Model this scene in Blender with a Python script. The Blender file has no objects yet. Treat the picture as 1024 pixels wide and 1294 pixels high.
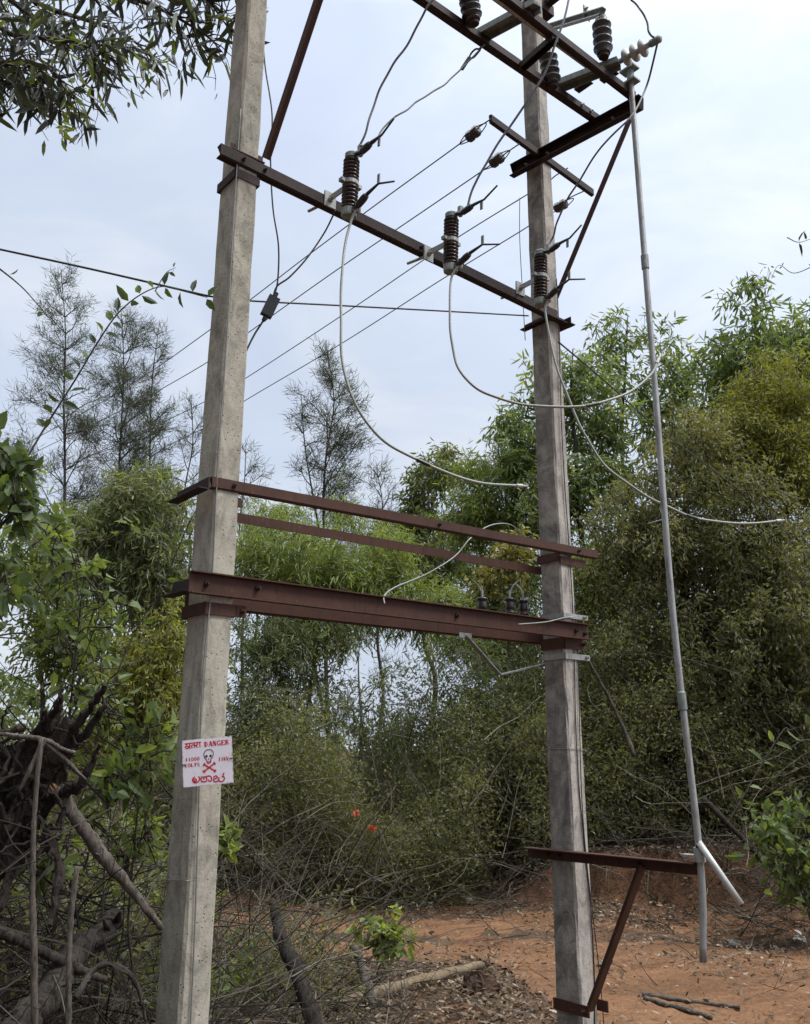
import bpy, math, random
import numpy as np
from mathutils import Vector, Matrix

rng = np.random.default_rng(11)
RD = random.Random(11)
sc = bpy.context.scene
COL = sc.collection

# ------------------------------------------------------------------ camera model
F = 1130.0
TH = math.radians(14.87)
CH = 1.70
CT, ST = math.cos(TH), math.sin(TH)


def ray(px, py):
    r = (px - 512.0) / F
    u = -(py - 647.0) / F
    return np.array([r, CT - u * ST, ST + u * CT])


def U(px, py, Y):
    """world point seen at photo pixel (px, py) at world depth Y"""
    d = ray(px, py)
    return np.array([0, 0, CH]) + d * (Y / d[1])


def on(px, py, P, d):
    """world point seen at a pixel, lying in the vertical plane through P along horizontal direction d"""
    n = np.array([d[1], -d[0], 0.0])
    q = ray(px, py)
    o = np.array([0, 0, CH])
    t = np.dot(np.asarray(P) - o, n) / np.dot(q, n)
    return o + q * t


def G(px, py):
    """ground point (flat z=0 first, then the terrain height)"""
    z = 0.0
    p = None
    for _ in range(6):
        q = ray(px, py)
        t = (z - CH) / min(q[2], -1e-3)
        p = np.array([0, 0, CH]) + q * t
        z = hgt(p[0], p[1])
    p[2] = z
    return p


def mpp(Y, py=700):
    """metres per photo pixel at depth Y"""
    u = -(py - 647.0) / F
    return Y / (CT - u * ST) / F


def ss(t):
    t = np.clip(t, 0, 1)
    return t * t * (3 - 2 * t)


def hgt(x, y):
    x = np.asarray(x, float)
    y = np.asarray(y, float)
    bank = (.14 * ss((y - 9.3) / .8) + .50 * ss((y - 10.0 + .16 * np.sin(x * 2.6) + .08 * np.sin(x * 9) + .05 * np.sin(x * 19 + y * 6)) / .42) + .2 * ss((y - 10.6) / 1.2)) * ss((x - .8) / 1.2)
    rise = .035 * np.maximum(y - 11.2, 0) * ss((60 - y) / 40)
    n = .025 * np.sin(x * 2.3 + y * 1.1) + .02 * np.sin(x * .9 - y * 2.7 + 1) + .012 * np.sin(5.1 * x + 3.7 * y)
    left = .18 * ss((-1.2 - x) / 1.5) * ss((y - 2) / 2)
    return bank + rise + n + left


# ------------------------------------------------------------------ mesh buffer
class MB:
    def __init__(s):
        s.V, s.F, s.T, s.n = [], [], [], 0

    def add(s, V, Fs, tint=.5):
        V = np.asarray(V, float).reshape(-1, 3)
        if not isinstance(Fs, (list, tuple)) or (len(Fs) and not hasattr(Fs[0], '__len__')):
            Fs = [Fs]
        for f in Fs:
            f = np.asarray(f, int)
            if f.ndim == 1:
                f = f[None, :]
            s.F.append(f + s.n)
            t = np.asarray(tint, float)
            s.T.append(np.full(len(f), t) if t.ndim == 0 else t)
        s.V.append(V)
        s.n += len(V)

    def build(s, name, mat, parent=None, off=(0, 0, 0), smooth=False, tint=False):
        me = bpy.data.meshes.new(name)
        V = np.concatenate(s.V) - np.asarray(off, float)
        loops = np.concatenate([f.ravel() for f in s.F])
        tot = np.concatenate([np.full(len(f), f.shape[1]) for f in s.F])
        st = np.concatenate([[0], np.cumsum(tot)[:-1]])
        me.vertices.add(len(V))
        me.vertices.foreach_set('co', V.ravel().astype(np.float32))
        me.loops.add(len(loops))
        me.loops.foreach_set('vertex_index', loops.astype(np.int32))
        me.polygons.add(len(tot))
        me.polygons.foreach_set('loop_start', st.astype(np.int32))
        me.polygons.foreach_set('loop_total', tot.astype(np.int32))
        me.polygons.foreach_set('use_smooth', np.full(len(tot), bool(smooth)))
        if tint:
            a = me.attributes.new('tint', 'FLOAT', 'FACE')
            a.data.foreach_set('value', np.concatenate(s.T).astype(np.float32))
        me.update(calc_edges=True)
        me.validate()
        me.materials.append(mat)
        o = bpy.data.objects.new(name, me)
        COL.objects.link(o)
        if parent is not None:
            o.parent = parent
        return o


def nrm(v):
    v = np.asarray(v, float)
    return v / (np.linalg.norm(v, axis=-1, keepdims=True) + 1e-12)


def tube(mb, P, r, sides=6, caps=True, tint=.5):
    P = np.asarray(P, float)
    N = len(P)
    r = np.broadcast_to(np.asarray(r, float), (N,))
    T = np.gradient(P, axis=0)
    T = nrm(T)
    a = np.array([0, 0, 1.0]) if abs(T[0][2]) < .9 else np.array([1.0, 0, 0])
    s = nrm(np.cross(T[0], a))
    A = np.arange(sides) * 2 * math.pi / sides
    ca, sa = np.cos(A), np.sin(A)
    V = np.empty((N, sides, 3))
    for i in range(N):
        s = s - T[i] * np.dot(s, T[i])
        s = s / (np.linalg.norm(s) + 1e-12)
        b = np.cross(T[i], s)
        V[i] = P[i] + r[i] * (ca[:, None] * s + sa[:, None] * b)
    i = np.arange(N - 1)[:, None]
    k = np.arange(sides)[None, :]
    k2 = (k + 1) % sides
    q = np.stack([i * sides + k, i * sides + k2, (i + 1) * sides + k2, (i + 1) * sides + k], -1).reshape(-1, 4)
    fs = [q]
    if caps:
        fs += [np.arange(sides)[::-1][None, :], (np.arange(sides) + (N - 1) * sides)[None, :]]
    mb.add(V.reshape(-1, 3), fs, tint)


def spline(P, n=8):
    P = np.asarray(P, float)
    if len(P) < 3:
        return P
    Q = np.vstack([2 * P[0] - P[1], P, 2 * P[-1] - P[-2]])
    out = []
    t = np.linspace(0, 1, n, endpoint=False)[:, None]
    for i in range(len(P) - 1):
        a, b, c, d = Q[i:i + 4]
        out.append(.5 * (2 * b + (c - a) * t + (2 * a - 5 * b + 4 * c - d) * t ** 2 + (3 * b - a - 3 * c + d) * t ** 3))
    out.append(P[-1:])
    return np.vstack(out)


def prism(mb, p0, p1, prof, side, up, tint=.5):
    """sweep a 2D profile (side, up) from p0 to p1"""
    p0, p1 = np.asarray(p0, float), np.asarray(p1, float)
    ax = nrm(p1 - p0)
    s = np.asarray(side, float)
    s = nrm(s - ax * np.dot(s, ax))
    u = np.asarray(up, float)
    u = nrm(u - ax * np.dot(u, ax) - s * np.dot(u, s))
    pr = np.asarray(prof, float)
    k = len(pr)
    A = p0 + pr[:, :1] * s + pr[:, 1:] * u
    B = p1 + pr[:, :1] * s + pr[:, 1:] * u
    i = np.arange(k)
    j = (i + 1) % k
    q = np.stack([i, j, j + k, i + k], 1)
    mb.add(np.vstack([A, B]), [q, i[::-1][None, :], (i + k)[None, :]], tint)


def L_prof(a, b, t):
    """angle: leg a along side, leg b along up (negative lengths flip)"""
    sa, sb = np.sign(a), np.sign(b)
    return [(0, 0), (a, 0), (a, sb * t), (sa * t, sb * t), (sa * t, b), (0, b)]


def C_prof(h, fl, t):
    """channel: web of height h centred on up, flanges toward +side"""
    k = h / 2
    return [(0, -k), (fl, -k), (fl, -k + t), (t, -k + t), (t, k - t), (fl, k - t), (fl, k), (0, k)]


def box_prof(w, h):
    return [(-w / 2, -h / 2), (w / 2, -h / 2), (w / 2, h / 2), (-w / 2, h / 2)]


def bar(mb, p0, p1, w, h, side=(0, 0, 1), up=None, tint=.5):
    ax = nrm(np.asarray(p1, float) - np.asarray(p0, float))
    s = np.asarray(side, float)
    if abs(np.dot(nrm(s), ax)) > .98:
        s = np.array([1.0, .2, 0])
    s = nrm(s - ax * np.dot(s, ax))
    prism(mb, p0, p1, box_prof(w, h), s, np.cross(ax, s), tint)


def lathe(mb, prof, M=None, seg=16, tint=.5):
    """prof: (r, z) list; M: 4x4 mathutils matrix"""
    pr = np.asarray(prof, float)
    N = len(pr)
    A = np.arange(seg) * 2 * math.pi / seg
    V = np.stack([pr[:, :1] * np.cos(A), pr[:, :1] * np.sin(A), np.repeat(pr[:, 1:], seg, 1)], -1).reshape(-1, 3)
    if M is not None:
        m = np.array(M)
        V = V @ m[:3, :3].T + m[:3, 3]
    i = np.arange(N - 1)[:, None]
    k = np.arange(seg)[None, :]
    k2 = (k + 1) % seg
    q = np.stack([i * seg + k, i * seg + k2, (i + 1) * seg + k2, (i + 1) * seg + k], -1).reshape(-1, 4)
    mb.add(V, [q, np.arange(seg)[::-1][None, :], (np.arange(seg) + (N - 1) * seg)[None, :]], tint)


def axis_mat(p, d):
    """matrix whose +z is d, at p"""
    d = Vector(nrm(d))
    q = d.to_track_quat('Z', 'Y')
    return Matrix.Translation(Vector(p)) @ q.to_matrix().to_4x4()


def bolt(mb, p, d, r=.012, l=.014):
    lathe(mb, [(r, 0), (r, l), (r * .55, l), (r * .55, l * 2)], axis_mat(p, d), 6)


# leaves ------------------------------------------------------------
TM = {
    'diamond': (np.array([(0, 0, 0), (.45, .5, .06), (1, 0, -.06), (.45, -.5, .06)]), [[[0, 1, 2, 3]]]),
    'sickle': (np.array([(0, 0, 0), (.28, .42, .0), (.68, .52, -.05), (1, .35, -.14), (.68, -.2, -.05), (.28, -.42, 0)]), [[[0, 1, 2, 3, 4, 5]]]),
    'broad': (np.array([(0, 0, 0), (.35, 0, 0), (.7, 0, -.03), (1, 0, -.12), (.28, .46, .1), (.66, .38, .05), (.28, -.46, .1), (.66, -.38, .05)]),
              [[[0, 1, 4], [2, 3, 5], [0, 6, 1], [2, 7, 3]], [[1, 2, 5, 4], [1, 6, 7, 2]]]),
}


def leaves(mb, pos, d, L, W, tm='diamond', tint=None, up=None, flat=0.0):
    pos = np.asarray(pos, float)
    n = len(pos)
    if n == 0:
        return
    d = nrm(d)
    ref = rng.normal(size=(n, 3))
    if flat:
        ref = ref * (1 - flat) + np.array([0, 0, 1.0]) * flat
        nn = ref - d * (ref * d).sum(1, keepdims=True)
        nn = nrm(nn)
        s = np.cross(d, nn)
    else:
        s = ref - d * (ref * d).sum(1, keepdims=True)
        s = nrm(s)
        nn = np.cross(s, d)
    t, fs = TM[tm]
    k = len(t)
    L = np.broadcast_to(np.asarray(L, float), (n,))[:, None, None]
    W = np.broadcast_to(np.asarray(W, float), (n,))[:, None, None]
    V = pos[:, None, :] + d[:, None, :] * t[None, :, :1] * L + s[:, None, :] * t[None, :, 1:2] * W + nn[:, None, :] * t[None, :, 2:] * L
    base = (np.arange(n) * k)[:, None, None]
    if tint is None:
        tint = rng.random(n)
    FF = []
    TT = []
    off = mb.n
    for f in fs:
        f = np.array(f)
        FF.append((base + f[None]).reshape(-1, f.shape[1]))
        TT.append(np.repeat(tint, len(f)))
    for f, tt in zip(FF, TT):
        mb.F.append(f + off)
        mb.T.append(tt)
    mb.V.append(V.reshape(-1, 3))
    mb.n += n * k


def ball(n):
    v = nrm(rng.normal(size=(n, 3)))
    return v * (rng.random((n, 1)) ** (1 / 3))


# ------------------------------------------------------------------ materials
def new_mat(name):
    m = bpy.data.materials.new(name)
    m.use_nodes = True
    nt = m.node_tree
    return m, nt, nt.nodes['Principled BSDF']


def ramp(nt, fac, stops):
    r = nt.nodes.new('ShaderNodeValToRGB')
    cr = r.color_ramp
    while len(cr.elements) < len(stops):
        cr.elements.new(.5)
    for e, (p, c) in zip(cr.elements, stops):
        e.position = p
        e.color = (c[0], c[1], c[2], 1)
    nt.links.new(fac, r.inputs[0])
    return r.outputs[0]


def noise(nt, scale, detail=6, rough=.6, vec=None, dist=0):
    n = nt.nodes.new('ShaderNodeTexNoise')
    n.inputs['Scale'].default_value = scale
    n.inputs['Detail'].default_value = detail
    n.inputs['Roughness'].default_value = rough
    n.inputs['Distortion'].default_value = dist
    if vec is not None:
        nt.links.new(vec, n.inputs['Vector'])
    return n.outputs['Fac']


def coords(nt, scale=(1, 1, 1), kind='Object'):
    tc = nt.nodes.new('ShaderNodeTexCoord')
    mp = nt.nodes.new('ShaderNodeMapping')
    mp.inputs['Scale'].default_value = scale
    nt.links.new(tc.outputs[kind], mp.inputs['Vector'])
    return mp.outputs[0]


def mix(nt, fac, a, b, mode='MIX'):
    m = nt.nodes.new('ShaderNodeMix')
    m.data_type = 'RGBA'
    m.blend_type = mode
    for sock, v in ((m.inputs[0], fac), (m.inputs[6], a), (m.inputs[7], b)):
        if hasattr(v, 'is_output'):
            nt.links.new(v, sock)
        elif isinstance(v, (int, float)):
            sock.default_value = v
        else:
            sock.default_value = (v[0], v[1], v[2], 1)
    return m.outputs[2]


def bump(nt, bs, h, strength=.3, dist=.01):
    b = nt.nodes.new('ShaderNodeBump')
    b.inputs['Strength'].default_value = strength
    b.inputs['Distance'].default_value = dist
    nt.links.new(h, b.inputs['Height'])
    nt.links.new(b.outputs[0], bs.inputs['Normal'])


def m_concrete(name, light, dark, stain, weather=False):
    m, nt, bs = new_mat(name)
    v = coords(nt)
    vs = coords(nt, (6, 6, 2.6))
    n1 = noise(nt, 9, 8, .7, v)
    n2 = noise(nt, 1.6, 9, .74, vs, .9)
    n3 = noise(nt, 70, 4, .7, v)
    c = ramp(nt, n1, [(.3, dark), (.55, light), (.8, [x * 1.15 for x in light])])
    st = ramp(nt, n2, [(.46, (0, 0, 0)), (.66, (.9, .9, .9))])
    c = mix(nt, st, c, stain)
    # the weather side is blackened in uneven patches
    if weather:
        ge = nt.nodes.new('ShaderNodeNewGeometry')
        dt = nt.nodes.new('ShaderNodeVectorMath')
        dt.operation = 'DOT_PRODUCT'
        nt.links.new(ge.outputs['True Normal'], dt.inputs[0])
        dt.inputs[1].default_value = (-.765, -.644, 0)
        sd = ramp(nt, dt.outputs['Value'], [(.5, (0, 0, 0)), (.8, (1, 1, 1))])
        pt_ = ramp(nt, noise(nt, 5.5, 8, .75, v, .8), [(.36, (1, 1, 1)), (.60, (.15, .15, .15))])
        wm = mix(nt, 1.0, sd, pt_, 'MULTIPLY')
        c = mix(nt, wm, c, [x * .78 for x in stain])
    # light lichen blotches
    n4 = noise(nt, 5, 3, .5, v)
    li = ramp(nt, n4, [(.60, (0, 0, 0)), (.68, (.5, .5, .5))])
    c = mix(nt, li, c, (.42, .41, .32))
    # pores
    vo = nt.nodes.new('ShaderNodeTexVoronoi')
    vo.inputs['Scale'].default_value = 42
    nt.links.new(v, vo.inputs['Vector'])
    po = ramp(nt, vo.outputs['Distance'], [(.07, (1, 1, 1)), (.19, (0, 0, 0))])
    c = mix(nt, po, c, [x * .45 for x in dark])
    nt.links.new(c, bs.inputs['Base Color'])
    bs.inputs['Roughness'].default_value = .92
    bs.inputs['Specular IOR Level'].default_value = .2
    h = mix(nt, .5, n3, n1)
    h = mix(nt, po, h, (0, 0, 0))
    bump(nt, bs, h, .7, .008)
    return m


def m_steel(name, a, b, rust, rough=.7, metal=0.0, amount=.55):
    m, nt, bs = new_mat(name)
    v = coords(nt)
    n1 = noise(nt, 6, 8, .7, v)
    n2 = noise(nt, 24, 7, .75, v, .6)
    c = ramp(nt, n1, [(.3, a), (.7, b)])
    f = ramp(nt, n2, [(amount, (0, 0, 0)), (amount + .12, (1, 1, 1))])
    c = mix(nt, f, c, rust)
    nt.links.new(c, bs.inputs['Base Color'])
    bs.inputs['Roughness'].default_value = rough
    bs.inputs['Metallic'].default_value = metal
    n3 = noise(nt, 4, 8, .8, coords(nt, (9, 9, 1.2)), .5)
    c = mix(nt, ramp(nt, n3, [(.50, (0, 0, 0)), (.64, (.8, .8, .8))]), c, [x * .8 for x in rust])
    n4 = noise(nt, 11, 8, .8, v, .3)
    c = mix(nt, ramp(nt, n4, [(.60, (0, 0, 0)), (.66, (.55, .55, .55))]), c, [min(.5, x * 1.9 + .02) for x in b])
    nt.links.new(c, bs.inputs['Base Color'])
    if not metal:
        bs.inputs['Specular IOR Level'].default_value = .28
    bump(nt, bs, n2, .35, .002)
    return m


def m_plain(name, col, rough=.6, metal=0.0, var=.25, scale=20, spec=.5):
    m, nt, bs = new_mat(name)
    n = noise(nt, scale, 5, .6, coords(nt))
    c = ramp(nt, n, [(.3, [x * (1 - var) for x in col]), (.7, [min(1, x * (1 + var)) for x in col])])
    nt.links.new(c, bs.inputs['Base Color'])
    bs.inputs['Roughness'].default_value = rough
    bs.inputs['Metallic'].default_value = metal
    bs.inputs['Specular IOR Level'].default_value = spec
    return m


def m_leaf(name, stops, trans=.32, rough=.5, spec=.35, gain=1.32):
    m, nt, bs = new_mat(name)
    at = nt.nodes.new('ShaderNodeAttribute')
    at.attribute_name = 'tint'
    c = ramp(nt, at.outputs['Fac'], [(p, [min(.9, x * gain) for x in cc]) for p, cc in stops])
    nt.links.new(c, bs.inputs['Base Color'])
    bs.inputs['Roughness'].default_value = rough
    bs.inputs['Specular IOR Level'].default_value = spec
    tr = nt.nodes.new('ShaderNodeBsdfTranslucent')
    g = mix(nt, 1.0, c, (1.75, 1.65, .62), 'MULTIPLY')
    nt.links.new(g, tr.inputs[0])
    mx = nt.nodes.new('ShaderNodeMixShader')
    mx.inputs[0].default_value = trans
    nt.links.new(bs.outputs[0], mx.inputs[1])
    nt.links.new(tr.outputs[0], mx.inputs[2])
    nt.links.new(mx.outputs[0], nt.nodes['Material Output'].inputs['Surface'])
    return m


def m_bark(name, a, b, scale=14):
    m, nt, bs = new_mat(name)
    v = coords(nt, (1, 1, .35))
    n1 = noise(nt, scale, 8, .7, v)
    n2 = noise(nt, scale * 5, 4, .7, v)
    c = ramp(nt, n1, [(.32, a), (.68, b)])
    n3 = noise(nt, scale * 2.5, 6, .8, coords(nt, (1.6, 1.6, .25)), 1.2)
    c = mix(nt, ramp(nt, n3, [(.50, (0, 0, 0)), (.58, (.85, .85, .85))]), c, [x * .45 for x in a])
    nt.links.new(c, bs.inputs['Base Color'])
    bs.inputs['Roughness'].default_value = .95
    bs.inputs['Specular IOR Level'].default_value = .15
    bump(nt, bs, mix(nt, .5, n1, n2), .8, .012)
    return m


def m_twig(name, stops):
    m, nt, bs = new_mat(name)
    at = nt.nodes.new('ShaderNodeAttribute')
    at.attribute_name = 'tint'
    nt.links.new(ramp(nt, at.outputs['Fac'], stops), bs.inputs['Base Color'])
    bs.inputs['Roughness'].default_value = .9
    bs.inputs['Specular IOR Level'].default_value = .15
    return m


M = {}
M['concrete_a'] = m_concrete('weathered concrete', (.385, .355, .295), (.28, .258, .21), (.17, .157, .125))
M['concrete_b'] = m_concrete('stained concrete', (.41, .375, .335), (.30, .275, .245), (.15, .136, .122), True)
M['red'] = m_steel('red oxide steel', (.044, .018, .012), (.080, .033, .021), (.038, .018, .010))
M['dark'] = m_steel('dark rusty steel', (.016, .009, .009), (.033, .019, .017), (.046, .022, .015))
M['galv'] = m_steel('galvanised steel', (.27, .27, .26), (.38, .38, .36), (.17, .15, .13), .55, .35, .60)
M['pipe'] = m_steel('galvanised pipe', (.27, .275, .27), (.40, .40, .39), (.16, .14, .12), .5, .4, .60)
M['greensteel'] = m_steel('weathered plated steel', (.16, .19, .18), (.27, .30, .28), (.09, .06, .05), .6, .3, .58)
M['porcelain'] = m_plain('brown glazed porcelain', (.028, .016, .014), .22, 0, .3, 12, .6)
M['greyporc'] = m_plain('dark brown porcelain', (.040, .033, .032), .3, 0, .3, 12, .5)
M['polymer'] = m_plain('pale grey polymer', (.34, .34, .33), .5, 0, .15, 14, .4)
M['black'] = m_plain('black fittings', (.018, .018, .020), .45, 0, .3, 20, .5)
M['wire_alu'] = m_plain('dull aluminium wire', (.23, .23, .23), .5, .5, .2, 30)
M['wire_dark'] = m_plain('dark wire', (.022, .022, .024), .6, 0, .3, 30)
M['wire_mid'] = m_plain('grey line wire', (.10, .10, .105), .55, .2, .2, 30)
M['wire_grey'] = m_plain('grey wire', (.19, .19, .18), .6, .2, .2, 30)
M['cable'] = m_plain('pale grey cable', (.24, .25, .225), .5, .1, .15, 30)
M['white'] = m_plain('white enamel', (.74, .69, .74), .7, 0, .04, 9, .2)
M['signred'] = m_plain('red paint', (.50, .012, .030), .5, 0, .12, 90)
M['signdark'] = m_plain('dark paint', (.05, .012, .02), .5, 0, .2, 90)
M['pipewhite'] = m_plain('whitish pipe', (.45, .45, .43), .4, .1, .12, 16)

M['acacia'] = m_leaf('acacia leaves', [(0, (.050, .074, .030)), (.4, (.090, .128, .052)), (.8, (.145, .185, .080)), (1, (.20, .22, .09))], .38)
M['acaciadark'] = m_leaf('dark acacia leaves', [(0, (.042, .056, .026)), (.5, (.080, .102, .046)), (.9, (.130, .150, .070)), (1, (.18, .17, .08))], .38)
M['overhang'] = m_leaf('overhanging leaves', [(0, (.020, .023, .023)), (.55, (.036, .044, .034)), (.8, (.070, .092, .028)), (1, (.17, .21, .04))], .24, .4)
M['olive'] = m_leaf('olive leaves', [(0, (.056, .062, .031)), (.5, (.104, .113, .055)), (.85, (.150, .154, .080)), (1, (.19, .165, .10))], .40)
M['lime'] = m_leaf('yellow green leaves', [(0, (.080, .090, .020)), (.5, (.135, .145, .032)), (1, (.20, .20, .05))], .42)
M['light'] = m_leaf('light green leaves', [(0, (.078, .105, .032)), (.5, (.130, .165, .050)), (1, (.19, .22, .070))], .42)
M['broad'] = m_leaf('broad green leaves', [(0, (.055, .080, .032)), (.6, (.115, .152, .058)), (1, (.17, .21, .075))], .40)
M['needle'] = m_leaf('casuarina needles', [(0, (.032, .040, .030)), (.6, (.056, .066, .048)), (1, (.088, .092, .066))], .20, .7, .1)
M['vine'] = m_leaf('vine leaves', [(0, (.034, .046, .026)), (.6, (.055, .075, .034)), (1, (.11, .16, .04))], .28)
M['flower'] = m_leaf('yellow blossom', [(0, (.13, .13, .045)), (1, (.24, .20, .07))], .3)
M['pale'] = m_leaf('pale seed heads', [(0, (.18, .18, .11)), (1, (.30, .29, .19))], .3)
M['redleaf'] = m_leaf('red petals', [(0, (.24, .030, .016)), (1, (.34, .055, .022))], .3)
M['dry'] = m_leaf('dry leaves', [(0, (.060, .042, .030)), (.5, (.110, .080, .057)), (.85, (.17, .128, .095)), (1, (.25, .20, .15))], .08, .85, .15)
M['scrap'] = m_plain('white paper scrap', (.72, .70, .66), .8, 0, .06, 40)
M['bark'] = m_bark('tree bark', (.035, .029, .024), (.12, .105, .088))
M['palebark'] = m_bark('pale bark', (.13, .115, .095), (.26, .235, .20))
M['char'] = m_bark('charred wood', (.014, .011, .010), (.050, .040, .034), 16)
M['deadwood'] = m_bark('grey dead wood', (.055, .046, .038), (.15, .13, .11), 18)
M['shadebark'] = m_bark('shade darkened bark', (.018, .015, .013), (.066, .057, .049), 16)  # dark bark, tone lowered to stand in for shade under the overhead bush
M['tanlog'] = m_bark('tan log', (.11, .08, .052), (.25, .19, .125), 16)
M['splinter'] = m_bark('fresh splintered wood', (.26, .14, .07), (.40, .23, .12), 30)
M['clod'] = m_bark('earth clod', (.035, .022, .016), (.085, .050, .035), 14)
M['twig'] = m_twig('dry twigs', [(0, (.030, .025, .020)), (.5, (.068, .056, .043)), (.85, (.115, .098, .074)), (1, (.20, .175, .14))])
M['darktwig'] = m_twig('dark twigs', [(0, (.011, .009, .008)), (.6, (.040, .033, .028)), (1, (.12, .10, .085))])  # dark brown twigs, stops lowered further to paint in the tangle's shade


def m_ground():
    m, nt, bs = new_mat('leaf mould soil')
    v = coords(nt)
    n1 = noise(nt, 1.3, 8, .7, v, .4)
    n2 = noise(nt, 26, 6, .75, v)
    c = ramp(nt, n1, [(.30, (.085, .062, .045)), (.50, (.13, .088, .060)), (.62, (.19, .098, .060)), (.8, (.22, .11, .064))])
    d = ramp(nt, n2, [(.35, (.45, .42, .40)), (.6, (1, 1, 1)), (.75, (1.35, 1.3, 1.2))])
    # bare red laterite where the bank is steep
    ge = nt.nodes.new('ShaderNodeNewGeometry')
    sp_ = nt.nodes.new('ShaderNodeSeparateXYZ')
    nt.links.new(ge.outputs['True Normal'], sp_.inputs[0])
    sl_ = ramp(nt, sp_.outputs['Z'], [(.80, (1, 1, 1)), (.93, (0, 0, 0))])
    c = mix(nt, sl_, c, ramp(nt, noise(nt, 5, 8, .8, v, .6), [(.35, (.07, .042, .028)), (.52, (.135, .070, .040)), (.7, (.16, .085, .05))]))
    c = mix(nt, 1.0, c, d, 'MULTIPLY')
    nt.links.new(c, bs.inputs['Base Color'])
    bs.inputs['Roughness'].default_value = 1
    bs.inputs['Specular IOR Level'].default_value = .1
    bump(nt, bs, n2, .9, .03)
    return m


def m_road():
    m, nt, bs = new_mat('red laterite dirt')
    v = coords(nt)
    v2 = coords(nt, (.5, 2.2, 1))
    n1 = noise(nt, 1.1, 8, .68, v2, .8)
    n2 = noise(nt, 34, 6, .75, v)
    n3 = noise(nt, 6, 6, .7, v)
    c = ramp(nt, n1, [(.28, (.105, .059, .035)), (.5, (.172, .092, .051)), (.66, (.23, .127, .072)), (.8, (.142, .080, .047))])
    d = ramp(nt, n2, [(.30, (.55, .52, .50)), (.52, (1, 1, 1)), (.75, (1.25, 1.22, 1.2))])
    c = mix(nt, 1.0, c, d, 'MULTIPLY')
    e = ramp(nt, n3, [(.55, (0, 0, 0)), (.70, (.7, .7, .7))])
    c = mix(nt, e, c, (.088, .056, .038))
    nt.links.new(c, bs.inputs['Base Color'])
    bs.inputs['Roughness'].default_value = 1
    bs.inputs['Specular IOR Level'].default_value = .1
    bump(nt, bs, mix(nt, .5, n2, n3), .8, .03)
    return m


M['ground'] = m_ground()
M['road'] = m_road()


# ------------------------------------------------------------------ object helpers
def tag(o, label=None, cat=None, group=None, kind=None):
    if label:
        o['label'] = label
    if cat:
        o['category'] = cat
        if not kind:
            o['kind'] = 'thing'
    if group:
        o['group'] = group
    if kind:
        o['kind'] = kind
    return o


def root(name, label, cat, loc, group=None):
    o = bpy.data.objects.new(name, None)
    o.empty_display_size = .1
    COL.objects.link(o)
    o.location = loc
    return tag(o, label, cat, group)


def single(name, mb, mat, label, cat, group=None, smooth=False, tint=False, off=None):
    if off is None:
        off = np.concatenate(mb.V)[0]
    o = mb.build(name, mat, None, off, smooth, tint)
    o.location = off
    return tag(o, label, cat, group)


def stuff(name, mb, mat, label, cat, tint=True):
    o = mb.build(name, mat, None, (0, 0, 0), False, tint)
    return tag(o, label, cat, None, 'stuff')


def copy_tree(o, parent=None):
    c = o.copy()
    COL.objects.link(c)
    if parent is not None:
        c.parent = parent
    for ch in list(o.children):
        copy_tree(ch, c)
    return c


# ------------------------------------------------------------------ the frame: two poles
B = math.radians(49.9)
u = np.array([math.sin(B), math.cos(B), 0.0])      # along the frame, to the right and away
n = np.array([math.cos(B), -math.sin(B), 0.0])     # outward, toward the viewer's right
Zv = np.array([0, 0, 1.0])
P1 = np.array([-.922, 4.105, 0.0])
P2 = np.array([.990, 5.715, 0.0])


def pole(P, lean, wu0, wu1, wn0, wn1, H, mat, label):
    rt = root('concrete_pole', label, 'pole', (P[0], P[1], 0))
    mb = MB()
    NZ = 60
    zs = np.linspace(-.3, H, NZ)
    ch = .012
    rows = []
    for z in zs:
        t = (z - .4) / 5.3
        a = (wu0 + (wu1 - wu0) * t) / 2
        b = (wn0 + (wn1 - wn0) * t) / 2
        ox = lean * (z - .6) / 5.0
        pts = [(a, b - ch), (a - ch, b), (-a + ch, b), (-a, b - ch), (-a, -b + ch), (-a + ch, -b), (a - ch, -b), (a, -b + ch)]
        for (p, q) in pts:
            j = RD.uniform(-.0025, .0025)
            k = RD.uniform(-.0025, .0025)
            rows.append(u * (p + j) + n * (q + k) + np.array([ox, 0, z]))
    V = np.array(rows)
    S = 8
    i = np.arange(NZ - 1)[:, None]
    k = np.arange(S)[None, :]
    k2 = (k + 1) % S
    q = np.stack([i * S + k, (i + 1) * S + k, (i + 1) * S + k2, i * S + k2], -1).reshape(-1, 4)
    mb.add(V, [q, np.arange(S)[None, :], (np.arange(S) + (NZ - 1) * S)[None, ::-1]])
    mb.build('shaft', mat, rt)
    return rt


pole1 = pole(P1, .06, .141, .118, .216, .166, 8.0, M['concrete_a'], 'pale mossy concrete pole carrying the red and white danger sign')
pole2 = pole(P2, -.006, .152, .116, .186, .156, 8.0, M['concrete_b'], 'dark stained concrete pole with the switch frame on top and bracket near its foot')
F1 = P1 + n * .122      # front faces
F2 = P2 + n * .092
RUST_UP = M['red']


def add_bolts(parent, pts, d, off, mat='dark', r=.012):
    for p in pts:
        mb = MB()
        bolt(mb, np.asarray(p), d, r)
        mb.build('bolt', M[mat], parent, off)


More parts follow.
